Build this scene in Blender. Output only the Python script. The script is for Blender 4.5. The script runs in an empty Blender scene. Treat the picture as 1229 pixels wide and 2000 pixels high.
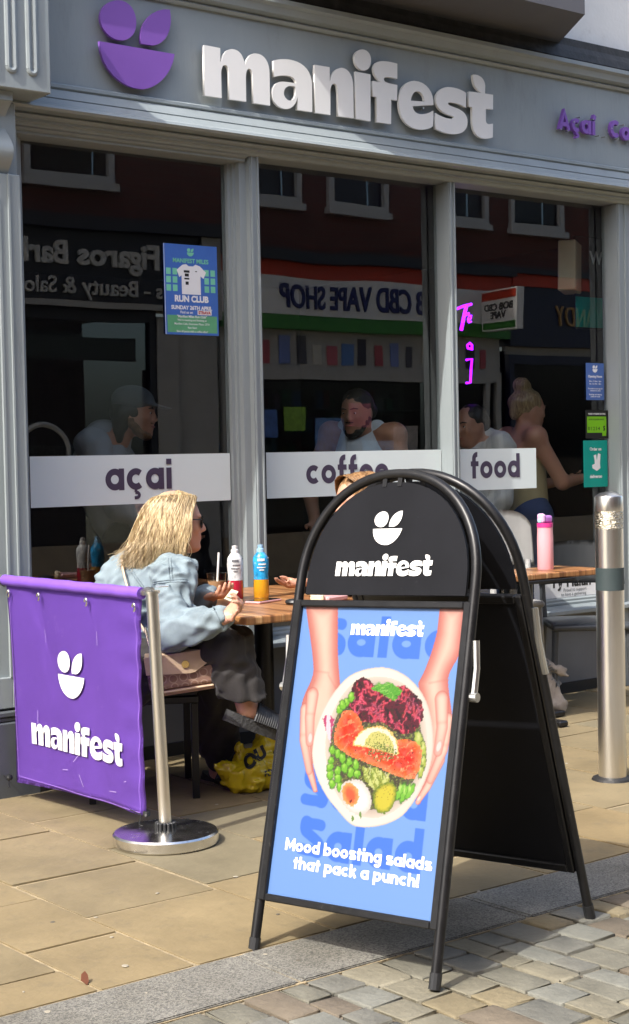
import bpy, bmesh, math, random
import numpy as np
from mathutils import Vector, Matrix, Euler, noise
from mathutils.geometry import tessellate_polygon
random.seed(7); rng = np.random.default_rng(7)
R_ = math.radians
scene = bpy.context.scene
COL = scene.collection

# ------------------------------------------------------------------ camera, sky, sun
FPX, YAW, PITCH, ROLL, CAMZ = 3070.0, 0.6712, -0.0337, -0.02064, 1.28
_f = Vector((math.sin(YAW)*math.cos(PITCH), math.cos(YAW)*math.cos(PITCH), math.sin(PITCH)))
_r0 = Vector((math.cos(YAW), -math.sin(YAW), 0)); _u0 = _r0.cross(_f)
_r = math.cos(ROLL)*_r0 + math.sin(ROLL)*_u0; _u = -math.sin(ROLL)*_r0 + math.cos(ROLL)*_u0
CAMP = Vector((0, 0, CAMZ))
cam = bpy.data.cameras.new('camera'); cam_o = bpy.data.objects.new('camera', cam); COL.objects.link(cam_o)
cam.sensor_fit = 'VERTICAL'; cam.sensor_height = 24; cam.lens = 24*FPX/2000; cam.clip_start = .05; cam.clip_end = 3000
cam_o.matrix_world = Matrix(((_r.x, _u.x, -_f.x, 0), (_r.y, _u.y, -_f.y, 0), (_r.z, _u.z, -_f.z, CAMZ), (0, 0, 0, 1)))
scene.camera = cam_o
SUN_AZ, SUN_EL = R_(12), R_(48)          # the light travels towards +x, a little towards the shopfront
sd = Vector((math.cos(SUN_AZ)*math.cos(SUN_EL), math.sin(SUN_AZ)*math.cos(SUN_EL), -math.sin(SUN_EL)))
w = bpy.data.worlds.new('World'); scene.world = w; w.use_nodes = True
nt = w.node_tree; bg = nt.nodes['Background']
sky = nt.nodes.new('ShaderNodeTexSky'); sky.sky_type = 'NISHITA'; sky.sun_disc = False
sky.sun_elevation = SUN_EL; sky.sun_rotation = math.atan2(-sd.x, -sd.y); sky.dust_density = 4.0; sky.air_density = 1.0
nt.links.new(sky.outputs[0], bg.inputs[0]); bg.inputs[1].default_value = 0.15
sun = bpy.data.lights.new('sun', 'SUN'); sun.energy = 2.0; sun.angle = R_(.53); sun.color = (1, .965, .905)
sun_o = bpy.data.objects.new('sun', sun); COL.objects.link(sun_o)
sun_o.rotation_euler = sd.to_track_quat('-Z', 'Y').to_euler(); sun_o.location = (-6, -2, 9)
scene.view_settings.view_transform = 'Standard'; scene.view_settings.look = 'None'
scene.view_settings.exposure = 1.44; scene.view_settings.gamma = 1.0
scene.cycles.max_bounces = 8; scene.cycles.transparent_max_bounces = 16; scene.cycles.caustics_reflective = False
scene.cycles.caustics_refractive = False; scene.cycles.sample_clamp_indirect = 6

# ------------------------------------------------------------------ helpers
def at(px, py, d):
    "point at depth d metres along the view, used only to read positions off the plan of the place"
    return CAMP + (_f + _r*((px-614.5)/FPX) - _u*((py-1000)/FPX))*d
def srgb(r, g, b):
    return tuple((c/255/12.92 if c/255 <= .04045 else ((c/255+.055)/1.055)**2.4) for c in (r, g, b))
MATS = {}
def pbr(name, col, rough=.5, metal=0., var=.12, scale=6., bump=0., bscale=60., spec=.5, wear=None, coat=0., rvar=.1, stretch=(1, 1, 1), sheen=0., trans=0.):
    "principled material with noise-driven colour, roughness and fine relief"
    m = bpy.data.materials.new(name); m.use_nodes = True; MATS[name] = m
    t = m.node_tree; N = t.nodes; L = t.links; b = N['Principled BSDF']
    b.inputs['Roughness'].default_value = rough; b.inputs['Metallic'].default_value = metal
    b.inputs['Specular IOR Level'].default_value = spec; b.inputs['Coat Weight'].default_value = coat
    b.inputs['Sheen Weight'].default_value = sheen
    if trans: b.inputs['Transmission Weight'].default_value = trans
    g = N.new('ShaderNodeNewGeometry'); mp = N.new('ShaderNodeMapping'); mp.inputs['Scale'].default_value = stretch
    L.new(g.outputs['Position'], mp.inputs[0])
    n = N.new('ShaderNodeTexNoise'); n.inputs['Scale'].default_value = scale; n.inputs['Detail'].default_value = 6; n.inputs['Roughness'].default_value = .62
    L.new(mp.outputs[0], n.inputs['Vector'])
    r = N.new('ShaderNodeValToRGB'); c = Vector(col[:3])
    r.color_ramp.elements[0].position = .3; r.color_ramp.elements[1].position = .72
    r.color_ramp.elements[0].color = (*(c*(1-var)), 1); r.color_ramp.elements[1].color = (*[min(1, v*(1+var)) for v in c], 1)
    L.new(n.outputs['Fac'], r.inputs[0]); out = r.outputs[0]
    if wear:                                # (colour, amount, scale): blotches of dirt or wear
        n2 = N.new('ShaderNodeTexNoise'); n2.inputs['Scale'].default_value = wear[2]; n2.inputs['Detail'].default_value = 8; n2.inputs['Roughness'].default_value = .7
        L.new(mp.outputs[0], n2.inputs['Vector'])
        r2 = N.new('ShaderNodeValToRGB'); r2.color_ramp.elements[0].position = .66-wear[1]*.3; r2.color_ramp.elements[1].position = .74
        L.new(n2.outputs['Fac'], r2.inputs[0])
        mx = N.new('ShaderNodeMix'); mx.data_type = 'RGBA'; mx.inputs[7].default_value = (*wear[0], 1)
        mm = N.new('ShaderNodeMath'); mm.operation = 'MULTIPLY'; mm.inputs[1].default_value = min(1, .35+wear[1]*.5)
        L.new(r2.outputs[0], mm.inputs[0]); L.new(mm.outputs[0], mx.inputs[0]); L.new(out, mx.inputs[6]); out = mx.outputs[2]
    L.new(out, b.inputs['Base Color'])
    if rvar:
        mr = N.new('ShaderNodeMapRange'); mr.inputs[3].default_value = max(.02, rough-rvar); mr.inputs[4].default_value = min(1, rough+rvar)
        L.new(n.outputs['Fac'], mr.inputs[0]); L.new(mr.outputs[0], b.inputs['Roughness'])
    if bump:
        n3 = N.new('ShaderNodeTexNoise'); n3.inputs['Scale'].default_value = bscale; n3.inputs['Detail'].default_value = 5
        L.new(mp.outputs[0], n3.inputs['Vector'])
        bp = N.new('ShaderNodeBump'); bp.inputs['Strength'].default_value = bump; bp.inputs['Distance'].default_value = .01
        L.new(n3.outputs['Fac'], bp.inputs['Height']); L.new(bp.outputs[0], b.inputs['Normal'])
    return m
def node_mat(name):
    m = bpy.data.materials.new(name); m.use_nodes = True; MATS[name] = m
    return m, m.node_tree.nodes, m.node_tree.links, m.node_tree.nodes['Principled BSDF']
def emit(name, col, s):
    m, N, L, b = node_mat(name)
    b.inputs['Base Color'].default_value = (*col, 1); b.inputs['Emission Color'].default_value = (*col, 1); b.inputs['Emission Strength'].default_value = s
    return m
def glass_mat(name, tint=(.93, .96, .95), rough=.0, ior=1.5, wave=0.):
    m, N, L, b = node_mat(name); N.remove(b); o = N['Material Output']
    fr = N.new('ShaderNodeFresnel'); fr.inputs[0].default_value = ior
    tr = N.new('ShaderNodeBsdfTransparent'); tr.inputs[0].default_value = (*tint, 1)
    gl = N.new('ShaderNodeBsdfGlossy'); gl.inputs['Roughness'].default_value = rough
    if wave:
        nz = N.new('ShaderNodeTexNoise'); nz.inputs['Scale'].default_value = 1.6; nz.inputs['Detail'].default_value = 1; gp = N.new('ShaderNodeNewGeometry'); L.new(gp.outputs['Position'], nz.inputs['Vector'])
        bp = N.new('ShaderNodeBump'); bp.inputs['Strength'].default_value = wave; bp.inputs['Distance'].default_value = .01; L.new(nz.outputs['Fac'], bp.inputs['Height']); L.new(bp.outputs[0], gl.inputs['Normal'])
    g = N.new('ShaderNodeNewGeometry'); iv = N.new('ShaderNodeMath'); iv.operation = 'SUBTRACT'; iv.inputs[0].default_value = 1; L.new(g.outputs['Backfacing'], iv.inputs[1])   # the pane's outer face carries both reflections
    fm = N.new('ShaderNodeMath'); fm.operation = 'MULTIPLY'; L.new(fr.outputs[0], fm.inputs[0]); L.new(iv.outputs[0], fm.inputs[1])
    mx = N.new('ShaderNodeMixShader'); L.new(fm.outputs[0], mx.inputs[0]); L.new(tr.outputs[0], mx.inputs[1]); L.new(gl.outputs[0], mx.inputs[2])
    L.new(mx.outputs[0], o.inputs[0]); return m
def film_mat(name, col, opac):
    "translucent vinyl film stuck on the pane"
    m, N, L, b = node_mat(name); o = N['Material Output']
    b.inputs['Base Color'].default_value = (*col, 1); b.inputs['Roughness'].default_value = .35
    tr = N.new('ShaderNodeBsdfTransparent'); mx = N.new('ShaderNodeMixShader'); mx.inputs[0].default_value = opac
    L.new(tr.outputs[0], mx.inputs[1]); L.new(b.outputs[0], mx.inputs[2]); L.new(mx.outputs[0], o.inputs[0]); return m
def vcol_mat(name, rough=.4, coat=0.):
    m, N, L, b = node_mat(name)
    a = N.new('ShaderNodeAttribute'); a.attribute_name = 'Col'; L.new(a.outputs[0], b.inputs['Base Color'])
    b.inputs['Roughness'].default_value = rough; b.inputs['Coat Weight'].default_value = coat; return m

def link(name, me, m=None, parent=None, loc=None, rot=None, scale=None, smooth=False):
    o = bpy.data.objects.new(name, me); COL.objects.link(o)
    if m is not None:
        mm = MATS[m] if isinstance(m, str) else m
        if len(me.materials) == 0: me.materials.append(mm)
    if parent is not None: o.parent = parent
    if loc is not None: o.location = loc
    if rot is not None: o.rotation_euler = rot
    if scale is not None: o.scale = scale
    if smooth:
        for p in me.polygons: p.use_smooth = True
    return o
def tag(o, label, cat, group=None):
    o['label'] = label; o['category'] = cat
    if group: o['group'] = group
    return o
def thing(name, label, cat, loc=(0, 0, 0), rotz=0, group=None):
    o = bpy.data.objects.new(name, None); COL.objects.link(o); o.empty_display_size = .1
    o.location = loc; o.rotation_euler = (0, 0, rotz); return tag(o, label, cat, group)
def copy_tree(root, loc, rotz, label, group=None):
    r = root.copy(); COL.objects.link(r); r.location = loc; r.rotation_euler = (0, 0, rotz); r['label'] = label
    if group: r['group'] = group
    for ch in list(root.children):
        c = ch.copy(); COL.objects.link(c); c.parent = r
        for g in ch.children:
            d = g.copy(); COL.objects.link(d); d.parent = c
    return r
class MB:
    "collects shapes into one mesh"
    def __init__(s): s.bm = bmesh.new()
    def box(s, x0, x1, y0, y1, z0, z1, bev=0., seg=1, mat=None):
        ret = bmesh.ops.create_cube(s.bm, size=1)
        vs = ret['verts']
        for v in vs: v.co = Vector((x0+(v.co.x+.5)*(x1-x0), y0+(v.co.y+.5)*(y1-y0), z0+(v.co.z+.5)*(z1-z0)))
        if bev:
            es = list({e for v in vs for e in v.link_edges})
            r2 = bmesh.ops.bevel(s.bm, geom=es, offset=bev, segments=seg, affect='EDGES', profile=.5)
            vs = list({v for f in r2['faces'] for v in f.verts} | {v for v in vs if v.is_valid})
        if mat is not None:
            for v in vs: v.co = mat @ v.co
        return s
    def tube(s, pts, rad, n=8, caps=True, closed=False):
        pts = [Vector(p) for p in pts]; m = len(pts)
        rads = rad if isinstance(rad, (list, tuple)) else [rad]*m
        rings = []; prev = None
        for i, p in enumerate(pts):
            a = pts[(i-1) % m] if (closed or i > 0) else p; b = pts[(i+1) % m] if (closed or i < m-1) else p
            t = (b-a).normalized()
            if prev is None:
                ref = Vector((0, 0, 1)) if abs(t.z) < .9 else Vector((1, 0, 0)); nx = t.cross(ref).normalized()
            else:
                nx = prev - t*prev.dot(t); nx = nx.normalized() if nx.length > 1e-6 else t.orthogonal().normalized()
            prev = nx; ny = t.cross(nx)
            rings.append([s.bm.verts.new(p + (nx*math.cos(k*2*math.pi/n)+ny*math.sin(k*2*math.pi/n))*rads[i]) for k in range(n)])
        rr = range(m if closed else m-1)
        for i in rr:
            A = rings[i]; B = rings[(i+1) % m]
            for k in range(n): s.bm.faces.new((A[k], A[(k+1) % n], B[(k+1) % n], B[k]))
        if caps and not closed: s.bm.faces.new(rings[0][::-1]); s.bm.faces.new(rings[-1])
        return s
    def lathe(s, prof, n=24, c=(0, 0, 0)):
        rings = []
        for (r, z) in prof:
            if r < 1e-6: rings.append([s.bm.verts.new((c[0], c[1], c[2]+z))])
            else: rings.append([s.bm.verts.new((c[0]+r*math.cos(k*2*math.pi/n), c[1]+r*math.sin(k*2*math.pi/n), c[2]+z)) for k in range(n)])
        for A, B in zip(rings, rings[1:]):
            for k in range(n):
                a, b = A[k % len(A)], A[(k+1) % n % len(A)]; c_, d = B[(k+1) % n % len(B)], B[k % len(B)]
                f = [v for i, v in enumerate((a, b, c_, d)) if v not in (a, b, c_, d)[:i]]
                if len(f) > 2: s.bm.faces.new(f)
        if len(rings[0]) > 1: s.bm.faces.new(rings[0][::-1])
        if len(rings[-1]) > 1: s.bm.faces.new(rings[-1])
        return s
    def prism(s, poly, M, d):
        "2D polygon (no holes) extruded by d along M's local z"
        a = [s.bm.verts.new(M @ Vector((x, y, 0))) for x, y in poly]; b = [s.bm.verts.new(M @ Vector((x, y, d))) for x, y in poly]
        n = len(poly); s.bm.faces.new(a[::-1]); s.bm.faces.new(b)
        for i in range(n): s.bm.faces.new((a[i], a[(i+1) % n], b[(i+1) % n], b[i]))
        return s
    def mesh(s, name):
        bmesh.ops.recalc_face_normals(s.bm, faces=s.bm.faces[:])
        me = bpy.data.meshes.new(name); s.bm.to_mesh(me); s.bm.free(); return me
    def build(s, name, m, parent=None, smooth=False, **k):
        return link(name, s.mesh(name), m, parent, smooth=smooth, **k)
def auto_smooth(o, ang=35):
    me = o.data
    for p in me.polygons: p.use_smooth = True
    bm = bmesh.new(); bm.from_mesh(me)
    for e in bm.edges:
        if len(e.link_faces) == 2 and e.calc_face_angle(0) > R_(ang): e.smooth = False
    bm.to_mesh(me); bm.free(); return o
YZ = Matrix(((0, 0, 1, 0), (1, 0, 0, 0), (0, 1, 0, 0), (0, 0, 0, 1)))   # local (x,y,z) -> world (y,z,x)
XZ = Matrix(((1, 0, 0, 0), (0, 0, -1, 0), (0, 1, 0, 0), (0, 0, 0, 1)))  # local (x,y,z) -> world (x,-z,y)
def along_x(prof, x0, x1):
    "profile given as (y, z) pairs swept along x"
    return MB().prism(prof, Matrix.Translation((x0, 0, 0)) @ YZ, x1-x0)
def parse(path, nseg=8):
    "M/L/C/Z path -> list of contours"
    tk = path.replace(',', ' ').split(); i = 0; cs = []; cur = None; cmd = None
    while i < len(tk):
        if tk[i] in 'MLCZ':
            cmd = tk[i]; i += 1
            if cmd == 'Z': cs.append(cur); cur = None
            continue
        if cmd == 'C':
            p0 = cur[-1]; p = [(float(tk[i+2*k]), float(tk[i+2*k+1])) for k in range(3)]; i += 6
            for s in range(1, nseg+1):
                t = s/nseg; q = 1-t
                cur.append(tuple(q**3*p0[k]+3*q*q*t*p[0][k]+3*q*t*t*p[1][k]+t**3*p[2][k] for k in (0, 1)))
        else:
            pt = (float(tk[i]), float(tk[i+1])); i += 2
            if cmd == 'M': cur = [pt]; cmd = 'L'
            else: cur.append(pt)
    return cs
def outline_mesh(name, contours, depth, bevel=0.):
    "flat outlined shape with holes, given thickness; local x right, y up, z towards the viewer"
    cu = bpy.data.curves.new(name, 'CURVE'); cu.dimensions = '2D'; cu.fill_mode = 'BOTH'; cu.extrude = depth/2; cu.bevel_depth = bevel
    for c in contours:
        pts = [c[0]]
        for p in c[1:]:
            if math.hypot(p[0]-pts[-1][0], p[1]-pts[-1][1]) > 1e-5: pts.append(p)
        if math.hypot(pts[0][0]-pts[-1][0], pts[0][1]-pts[-1][1]) < 1e-5: pts.pop()
        sp = cu.splines.new('POLY'); sp.points.add(len(pts)-1); sp.use_cyclic_u = True
        for q, p in zip(sp.points, pts): q.co = (p[0], p[1], 0, 1)
    o = bpy.data.objects.new(name, cu); me = bpy.data.meshes.new_from_object(o)
    bpy.data.objects.remove(o); bpy.data.curves.remove(cu); me.name = name; return me
def text_mesh(name, s, size, depth, bold=0., align='LEFT', spacing=1.):
    cu = bpy.data.curves.new(name, 'FONT'); cu.body = s; cu.size = size; cu.extrude = depth/2; cu.offset = bold; cu.align_x = align
    cu.space_character = spacing; cu.resolution_u = 4
    o = bpy.data.objects.new(name, cu); me = bpy.data.meshes.new_from_object(o)
    bpy.data.objects.remove(o); bpy.data.curves.remove(cu); me.name = name; return me
FRONT = (R_(90), 0, 0)        # text facing the street from the cafe side
OPPO = (R_(90), 0, R_(180))   # text facing the street from the shops opposite

# round bold letters drawn as strokes (unit: x-height)
def arc(cx, cy, r, a0, a1, n=18): return [(cx+r*math.cos(R_(a0+(a1-a0)*i/n)), cy+r*math.sin(R_(a0+(a1-a0)*i/n))) for i in range(n+1)]
def spl(pts, n=5):
    o = []; P = [pts[0]]+pts+[pts[-1]]
    for i in range(1, len(P)-2):
        for k in range(n):
            t = k/n; a, b, c, d = P[i-1:i+3]
            o.append(tuple(.5*(2*b[j]+(c[j]-a[j])*t+(2*a[j]-5*b[j]+4*c[j]-d[j])*t*t+(3*b[j]-a[j]-3*c[j]+d[j])*t**3) for j in (0, 1)))
    return o+[pts[-1]]
def glyph(ch, t):
    h = t/2; r = .5-h; A = 1.42; D = -.42
    ring = arc(.5, .5, r, 0, 360, 30); st = lambda x, a, b: [(x, a), (x, b)]
    s_ = spl([(.78, .80), (.62, 1-h), (.40, 1-h), (.20, .86), (.2, .66), (.4, .55), (.6, .46), (.78, .34), (.76, .16), (.56, h), (.34, h), (.1, .2)])
    G = {'o': ([ring], 1), 'a': ([ring, st(1-h, 0, 1)], 1), 'd': ([ring, st(1-h, 0, A)], 1), 'b': ([ring, st(h, 0, A)], 1), 'p': ([ring, st(h, D, 1)], 1),
         'g': ([ring, [(1-h, 1), (1-h, .05)]+arc(.52, 0, .48-h, 0, -150, 14)], 1), 'c': ([arc(.5, .5, r, 48, 312, 24)], .9),
         'e': ([arc(.5, .5, r, 0, 310, 26), [(h, .5-.02), (1-h*1.2, .5-.02)]], .98), 'i': ([st(h, 0, 1), [(h, 1.28-h*.9), (h, 1.28+h*.9)]], t),
         'l': ([st(h, 0, A)], t), 'n': ([st(h, 0, 1), arc(.46, .54, .46-h, 180, 0, 14)+[(.92-h, 0)]], .92), 'h': ([st(h, 0, A), arc(.46, .54, .46-h, 180, 0, 14)+[(.92-h, 0)]], .92),
         'u': ([[(h, 1)]+arc(.46, .46, .46-h, 180, 360, 14), st(.92-h, 0, 1)], .92), 't': ([st(.3, 0, 1.3), [(0, 1-h), (.62, 1-h)]], .62),
         'f': ([[(.26, 0), (.26, 1.0)]+arc(.5, 1.15, .24, 180, 80, 8), [(0, 1-h), (.62, 1-h)]], .62), 's': ([s_], .88),
         'k': ([st(h, 0, A), [(h*1.4, .42), (.72, 1)], [(.36, .6), (.8, 0)]], .86), 'm': ([st(h, 0, 1), arc(.4, .6, .4-h, 180, 0, 12)+[(.8-h, 0)], arc(1.08-h, .6, .4-h, 180, 0, 12)+[(1.48-2*h, 0)]], 1.5-h*2),
         'S': ([[(x*1.15, y*1.4) for x, y in s_]], 1.02), 'M': ([st(h, 0, A), [(h, A-h*.6), (.66, .45), (1.32-h, A-h*.6)], st(1.32-h, 0, A)], 1.32),
         '!': ([[(h, .42), (h, A)], [(h, 0), (h, t*1.05)]], t), 'A': ([[(h*.9, 0), (.6, A-h*.6), (1.2-h*.9, 0)], [(.3, .42), (.9, .42)]], 1.2),
         'C': ([[(x*1.25, y*1.42) for x, y in arc(.5, .5, r, 50, 310, 24)]], 1.15), '\u00e7': ([arc(.5, .5, r, 48, 312, 24), ('thin', [(.48, .04), (.48, -.10)]), ('thin', spl([(.44, -.12), (.58, -.13), (.66, -.24), (.58, -.35), (.40, -.37)], 4))], .9),
         '\u00ed': ([st(h, 0, 1), [(h, 1.12), (h+.16, 1.44)]], t+.1)}
    return G[ch]
def layout(s, t, gap=.12, space=.42):
    "-> strokes placed along the line, total width"
    x = 0; out = []
    for ch in s:
        if ch == ' ': x += space; continue
        g, adv = glyph(ch, t)
        for st in g:
            k = 1.
            if st[0] == 'thin': k = .52; st = st[1]
            out.append((k, [(p[0]+x, p[1]) for p in st]))
        x += adv+gap
    return out, x-gap
def ribbon(bm, pts, t, z, f):
    n = len(pts); P = [Vector(p) for p in pts]; closed = (P[0]-P[-1]).length < 1e-6
    if closed: P.pop(); n -= 1
    Ls = []; Rs = []
    for i in range(n):
        a = P[(i-1) % n] if (closed or i > 0) else P[i]; b = P[(i+1) % n] if (closed or i < n-1) else P[i]
        d0 = (P[i]-a); d1 = (b-P[i]); d0 = d0.normalized() if d0.length > 1e-9 else d1.normalized(); d1 = d1.normalized() if d1.length > 1e-9 else d0
        nn = Vector((-(d0+d1).y, (d0+d1).x)); nn = nn.normalized() if nn.length > 1e-6 else Vector((-d1.y, d1.x))
        k = min(1.6, 1/max(.3, nn.dot(Vector((-d1.y, d1.x)))))
        q = P[i]+nn*t/2*k; Ls.append(bm.verts.new(f(q.x, q.y, z))); q = P[i]-nn*t/2*k; Rs.append(bm.verts.new(f(q.x, q.y, z)))
    for i in range(n if closed else n-1):
        j = (i+1) % n; bm.faces.new((Ls[i], Rs[i], Rs[j], Ls[j]))
def stroke_text(name, s, height, t=.27, gap=.12, space=.42, align='C', lift=.0004, width=None):
    "flat vinyl lettering: x-height 'height', one mesh; every stroke lies a hair above the last"
    st, wd = layout(s, t, gap, space); sx = height if width is None else width/wd
    off = -wd/2 if align == 'C' else 0
    bm = bmesh.new()
    for i, (k, p) in enumerate(st): ribbon(bm, p, t*k, i*lift, lambda x, y, z: ((x+off)*sx, y*height, z))
    bmesh.ops.recalc_face_normals(bm, faces=bm.faces[:])
    for f_ in bm.faces:
        f_.normal_update()
        if f_.normal.z < 0: f_.normal_flip()
    me = bpy.data.meshes.new(name); bm.to_mesh(me); bm.free(); return me

# ------------------------------------------------------------------ implicit bodies (cloth, skin, soft bags)
class SDF:
    def __init__(s, lo, hi, h):
        s.h = h; s.lo = np.array(lo, float); s.n = np.ceil((np.array(hi, float)-s.lo)/h).astype(int)+1
        s.D = np.full(s.n, 1.0, np.float32)
    def _blk(s, lo, hi):
        a = np.clip(np.floor((np.array(lo)-s.lo)/s.h).astype(int), 0, s.n); b = np.clip(np.ceil((np.array(hi)-s.lo)/s.h).astype(int)+1, 0, s.n)
        if np.any(b <= a): return None, None
        ax = [(s.lo[k]+s.h*np.arange(a[k], b[k])).astype(np.float32) for k in range(3)]
        return tuple(slice(a[k], b[k]) for k in range(3)), (ax[0][:, None, None], ax[1][None, :, None], ax[2][None, None, :])
    def _mix(s, sl, d, k, sub=False):
        D = s.D[sl]
        if sub:
            hh = np.maximum(k-np.abs(-d-D), 0)/k; s.D[sl] = np.maximum(-d, D)+hh*hh*k/4
        else:
            hh = np.maximum(k-np.abs(d-D), 0)/k; s.D[sl] = np.minimum(d, D)-hh*hh*k/4
    def cone(s, a, b, ra, rb, k=.02, sub=False, flat=None):
        a = np.array(a, float); b = np.array(b, float); m = max(ra, rb)+k+2*s.h
        sl, X = s._blk(np.minimum(a, b)-m, np.maximum(a, b)+m)
        if sl is None: return s
        ba = b-a; q = [X[i]-a[i] for i in range(3)]; L2 = max(1e-9, float(ba@ba))
        t = np.clip((q[0]*ba[0]+q[1]*ba[1]+q[2]*ba[2])/L2, 0, 1)
        v = [q[i]-t*ba[i] for i in range(3)]
        if flat is not None:                 # (axis, factor): squash the section along an axis
            ax, fc = np.array(flat[0], float), flat[1]; dt = v[0]*ax[0]+v[1]*ax[1]+v[2]*ax[2]
            v = [v[i]+dt*ax[i]*(fc-1) for i in range(3)]
        s._mix(sl, np.sqrt(v[0]**2+v[1]**2+v[2]**2)-(ra+(rb-ra)*t), k, sub); return s
    def ell(s, c, rad, ax=None, k=.02, sub=False):
        c = np.array(c, float); rad = np.array(rad, float); m = rad.max()+k+2*s.h
        sl, X = s._blk(c-m, c+m)
        if sl is None: return s
        A = np.eye(3) if ax is None else np.array(ax, float)
        q = [X[i]-c[i] for i in range(3)]
        y = [(q[0]*A[j][0]+q[1]*A[j][1]+q[2]*A[j][2]) for j in range(3)]
        k0 = np.sqrt(sum((y[j]/rad[j])**2 for j in range(3)))+1e-6; k1 = np.sqrt(sum((y[j]/rad[j]**2)**2 for j in range(3)))+1e-6
        s._mix(sl, k0*(k0-1)/k1, k, sub); return s
    def cut(s, p, n):
        "keep the side of the plane that n points to"
        X = [s.lo[i]+s.h*np.arange(s.n[i]) for i in range(3)]
        d = (X[0][:, None, None]-p[0])*n[0]+(X[1][None, :, None]-p[1])*n[1]+(X[2][None, None, :]-p[2])*n[2]
        s.D = np.maximum(s.D, -d.astype(np.float32)); return s
    def folds(s, amp, waves):
        X = [s.lo[i]+s.h*np.arange(s.n[i]) for i in range(3)]
        x, y, z = X[0][:, None, None], X[1][None, :, None], X[2][None, None, :]
        near = np.abs(s.D) < .05; f = np.zeros(s.D.shape, np.float32)
        for (kx, ky, kz, wob, ph) in waves: f += np.sin(kx*x+ky*y+kz*z+wob*np.sin(.6*kz*x-.5*kx*z+.7*ky*y+ph)+ph)
        s.D = np.where(near, s.D+amp*f/len(waves), s.D).astype(np.float32); return s
    def mesh(s, name, relax=2):
        D = s.D; S = D < 0; n = np.array(D.shape)
        D[0] = D[-1] = 1; D[:, 0] = D[:, -1] = 1; D[:, :, 0] = D[:, :, -1] = 1; S = D < 0
        cs = np.zeros(n-1, np.int8)
        for a in (0, 1):
            for b in (0, 1):
                for c in (0, 1): cs += S[a:n[0]-1+a, b:n[1]-1+b, c:n[2]-1+c]
        idx = np.argwhere((cs > 0) & (cs < 8)); vid = np.full(n-1, -1, np.int64); vid[tuple(idx.T)] = np.arange(len(idx))
        acc = np.zeros((len(idx), 3)); cnt = np.zeros(len(idx)); co = [(a, b, c) for a in (0, 1) for b in (0, 1) for c in (0, 1)]
        for A in co:
            for k in range(3):
                if A[k]: continue
                B = list(A); B[k] = 1
                va = D[idx[:, 0]+A[0], idx[:, 1]+A[1], idx[:, 2]+A[2]]; vb = D[idx[:, 0]+B[0], idx[:, 1]+B[1], idx[:, 2]+B[2]]
                m = (va < 0) != (vb < 0); t = np.where(m, va/np.where(m, va-vb, 1), 0)
                p = np.array(A)[None]+0.*acc; p[:, k] += t; acc += np.where(m[:, None], p, 0); cnt += m
        V = (idx+acc/cnt[:, None])*s.h+s.lo
        F = []
        for k in range(3):
            o = [i for i in range(3) if i != k]
            sa = [slice(1, -1)]*3; sa[k] = slice(0, -1); sb = list(sa); sb[k] = slice(1, None)
            a_, b_ = S[tuple(sa)], S[tuple(sb)]; e = np.argwhere(a_ != b_); flip = a_[tuple(e.T)]
            e[:, o[0]] += 1; e[:, o[1]] += 1
            q = []
            for (d0, d1) in ((-1, -1), (0, -1), (0, 0), (-1, 0)):
                c = e.copy(); c[:, o[0]] += d0; c[:, o[1]] += d1; q.append(vid[tuple(c.T)])
            q = np.stack(q, 1)
            if k == 1: flip = ~flip
            q[~flip] = q[~flip][:, ::-1]; F.append(q)
        F = np.concatenate(F)
        for _ in range(relax):
            a = np.zeros_like(V); c = np.zeros(len(V))
            for i in range(4):
                np.add.at(a, F[:, i], V[F[:, (i+1) % 4]]); np.add.at(c, F[:, i], 1)
            V = .45*V+.55*a/np.maximum(c, 1)[:, None]
        me = bpy.data.meshes.new(name); me.vertices.add(len(V)); me.vertices.foreach_set('co', V.astype(np.float32).ravel())
        me.loops.add(F.size); me.loops.foreach_set('vertex_index', F.ravel().astype(np.int32))
        me.polygons.add(len(F)); me.polygons.foreach_set('loop_start', np.arange(0, F.size, 4, dtype=np.int32)); me.polygons.foreach_set('loop_total', np.full(len(F), 4, np.int32))
        me.update(calc_edges=True); me.validate()
        me.polygons.foreach_set('use_smooth', np.ones(len(F), bool)); return me
# ------------------------------------------------------------------ materials
GREY = (.272, .308, .318)
pbr('grey_paint', GREY, .42, var=.06, scale=3, bump=.08, bscale=40, wear=((.19, .205, .205), .30, 7), stretch=(1.4, 1.4, .35))
pbr('grey_paint_dark', (.085, .095, .105), .45, var=.08, scale=3, bump=.06, bscale=25, wear=((.14, .14, .13), .2, 7))
pbr('riser_grey', (.16, .17, .185), .5, var=.08, scale=4, bump=.05, bscale=30, wear=((.10, .10, .10), .25, 6))
pbr('bay_grey', (.10, .10, .11), .7, var=.1, scale=3, wear=((.06, .055, .05), .3, 3))
pbr('black_plinth', (.012, .012, .013), .6)
pbr('lead', (.045, .045, .045), .7, var=.4, scale=12, bump=.4, bscale=30, wear=((.12, .115, .10), .3, 14))
pbr('white_render', (.82, .81, .76), .8, var=.05, scale=4, bump=.15, bscale=50, wear=((.45, .43, .38), .12, 3))
pbr('white_vinyl', (.80, .80, .78), .4, var=.03, scale=6)
pbr('letter_white', (.78, .775, .75), .35, var=.02)
pbr('letter_purple', srgb(126, 84, 172), .4, var=.04)
pbr('purple_fabric', srgb(122, 82, 190), .55, var=.06, scale=5, bump=.12, bscale=9, wear=(srgb(160, 128, 205), .12, 14))
pbr('black_metal', (.008, .008, .009), .36, var=.25, scale=25, spec=.4, wear=((.11, .105, .095), .16, 70))
pbr('black_panel', (.0075, .008, .0105), .55, var=.2, scale=6, spec=.13, wear=((.03, .03, .035), .10, 60))
pbr('black_plastic', (.016, .017, .019), .45, var=.15)
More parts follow.
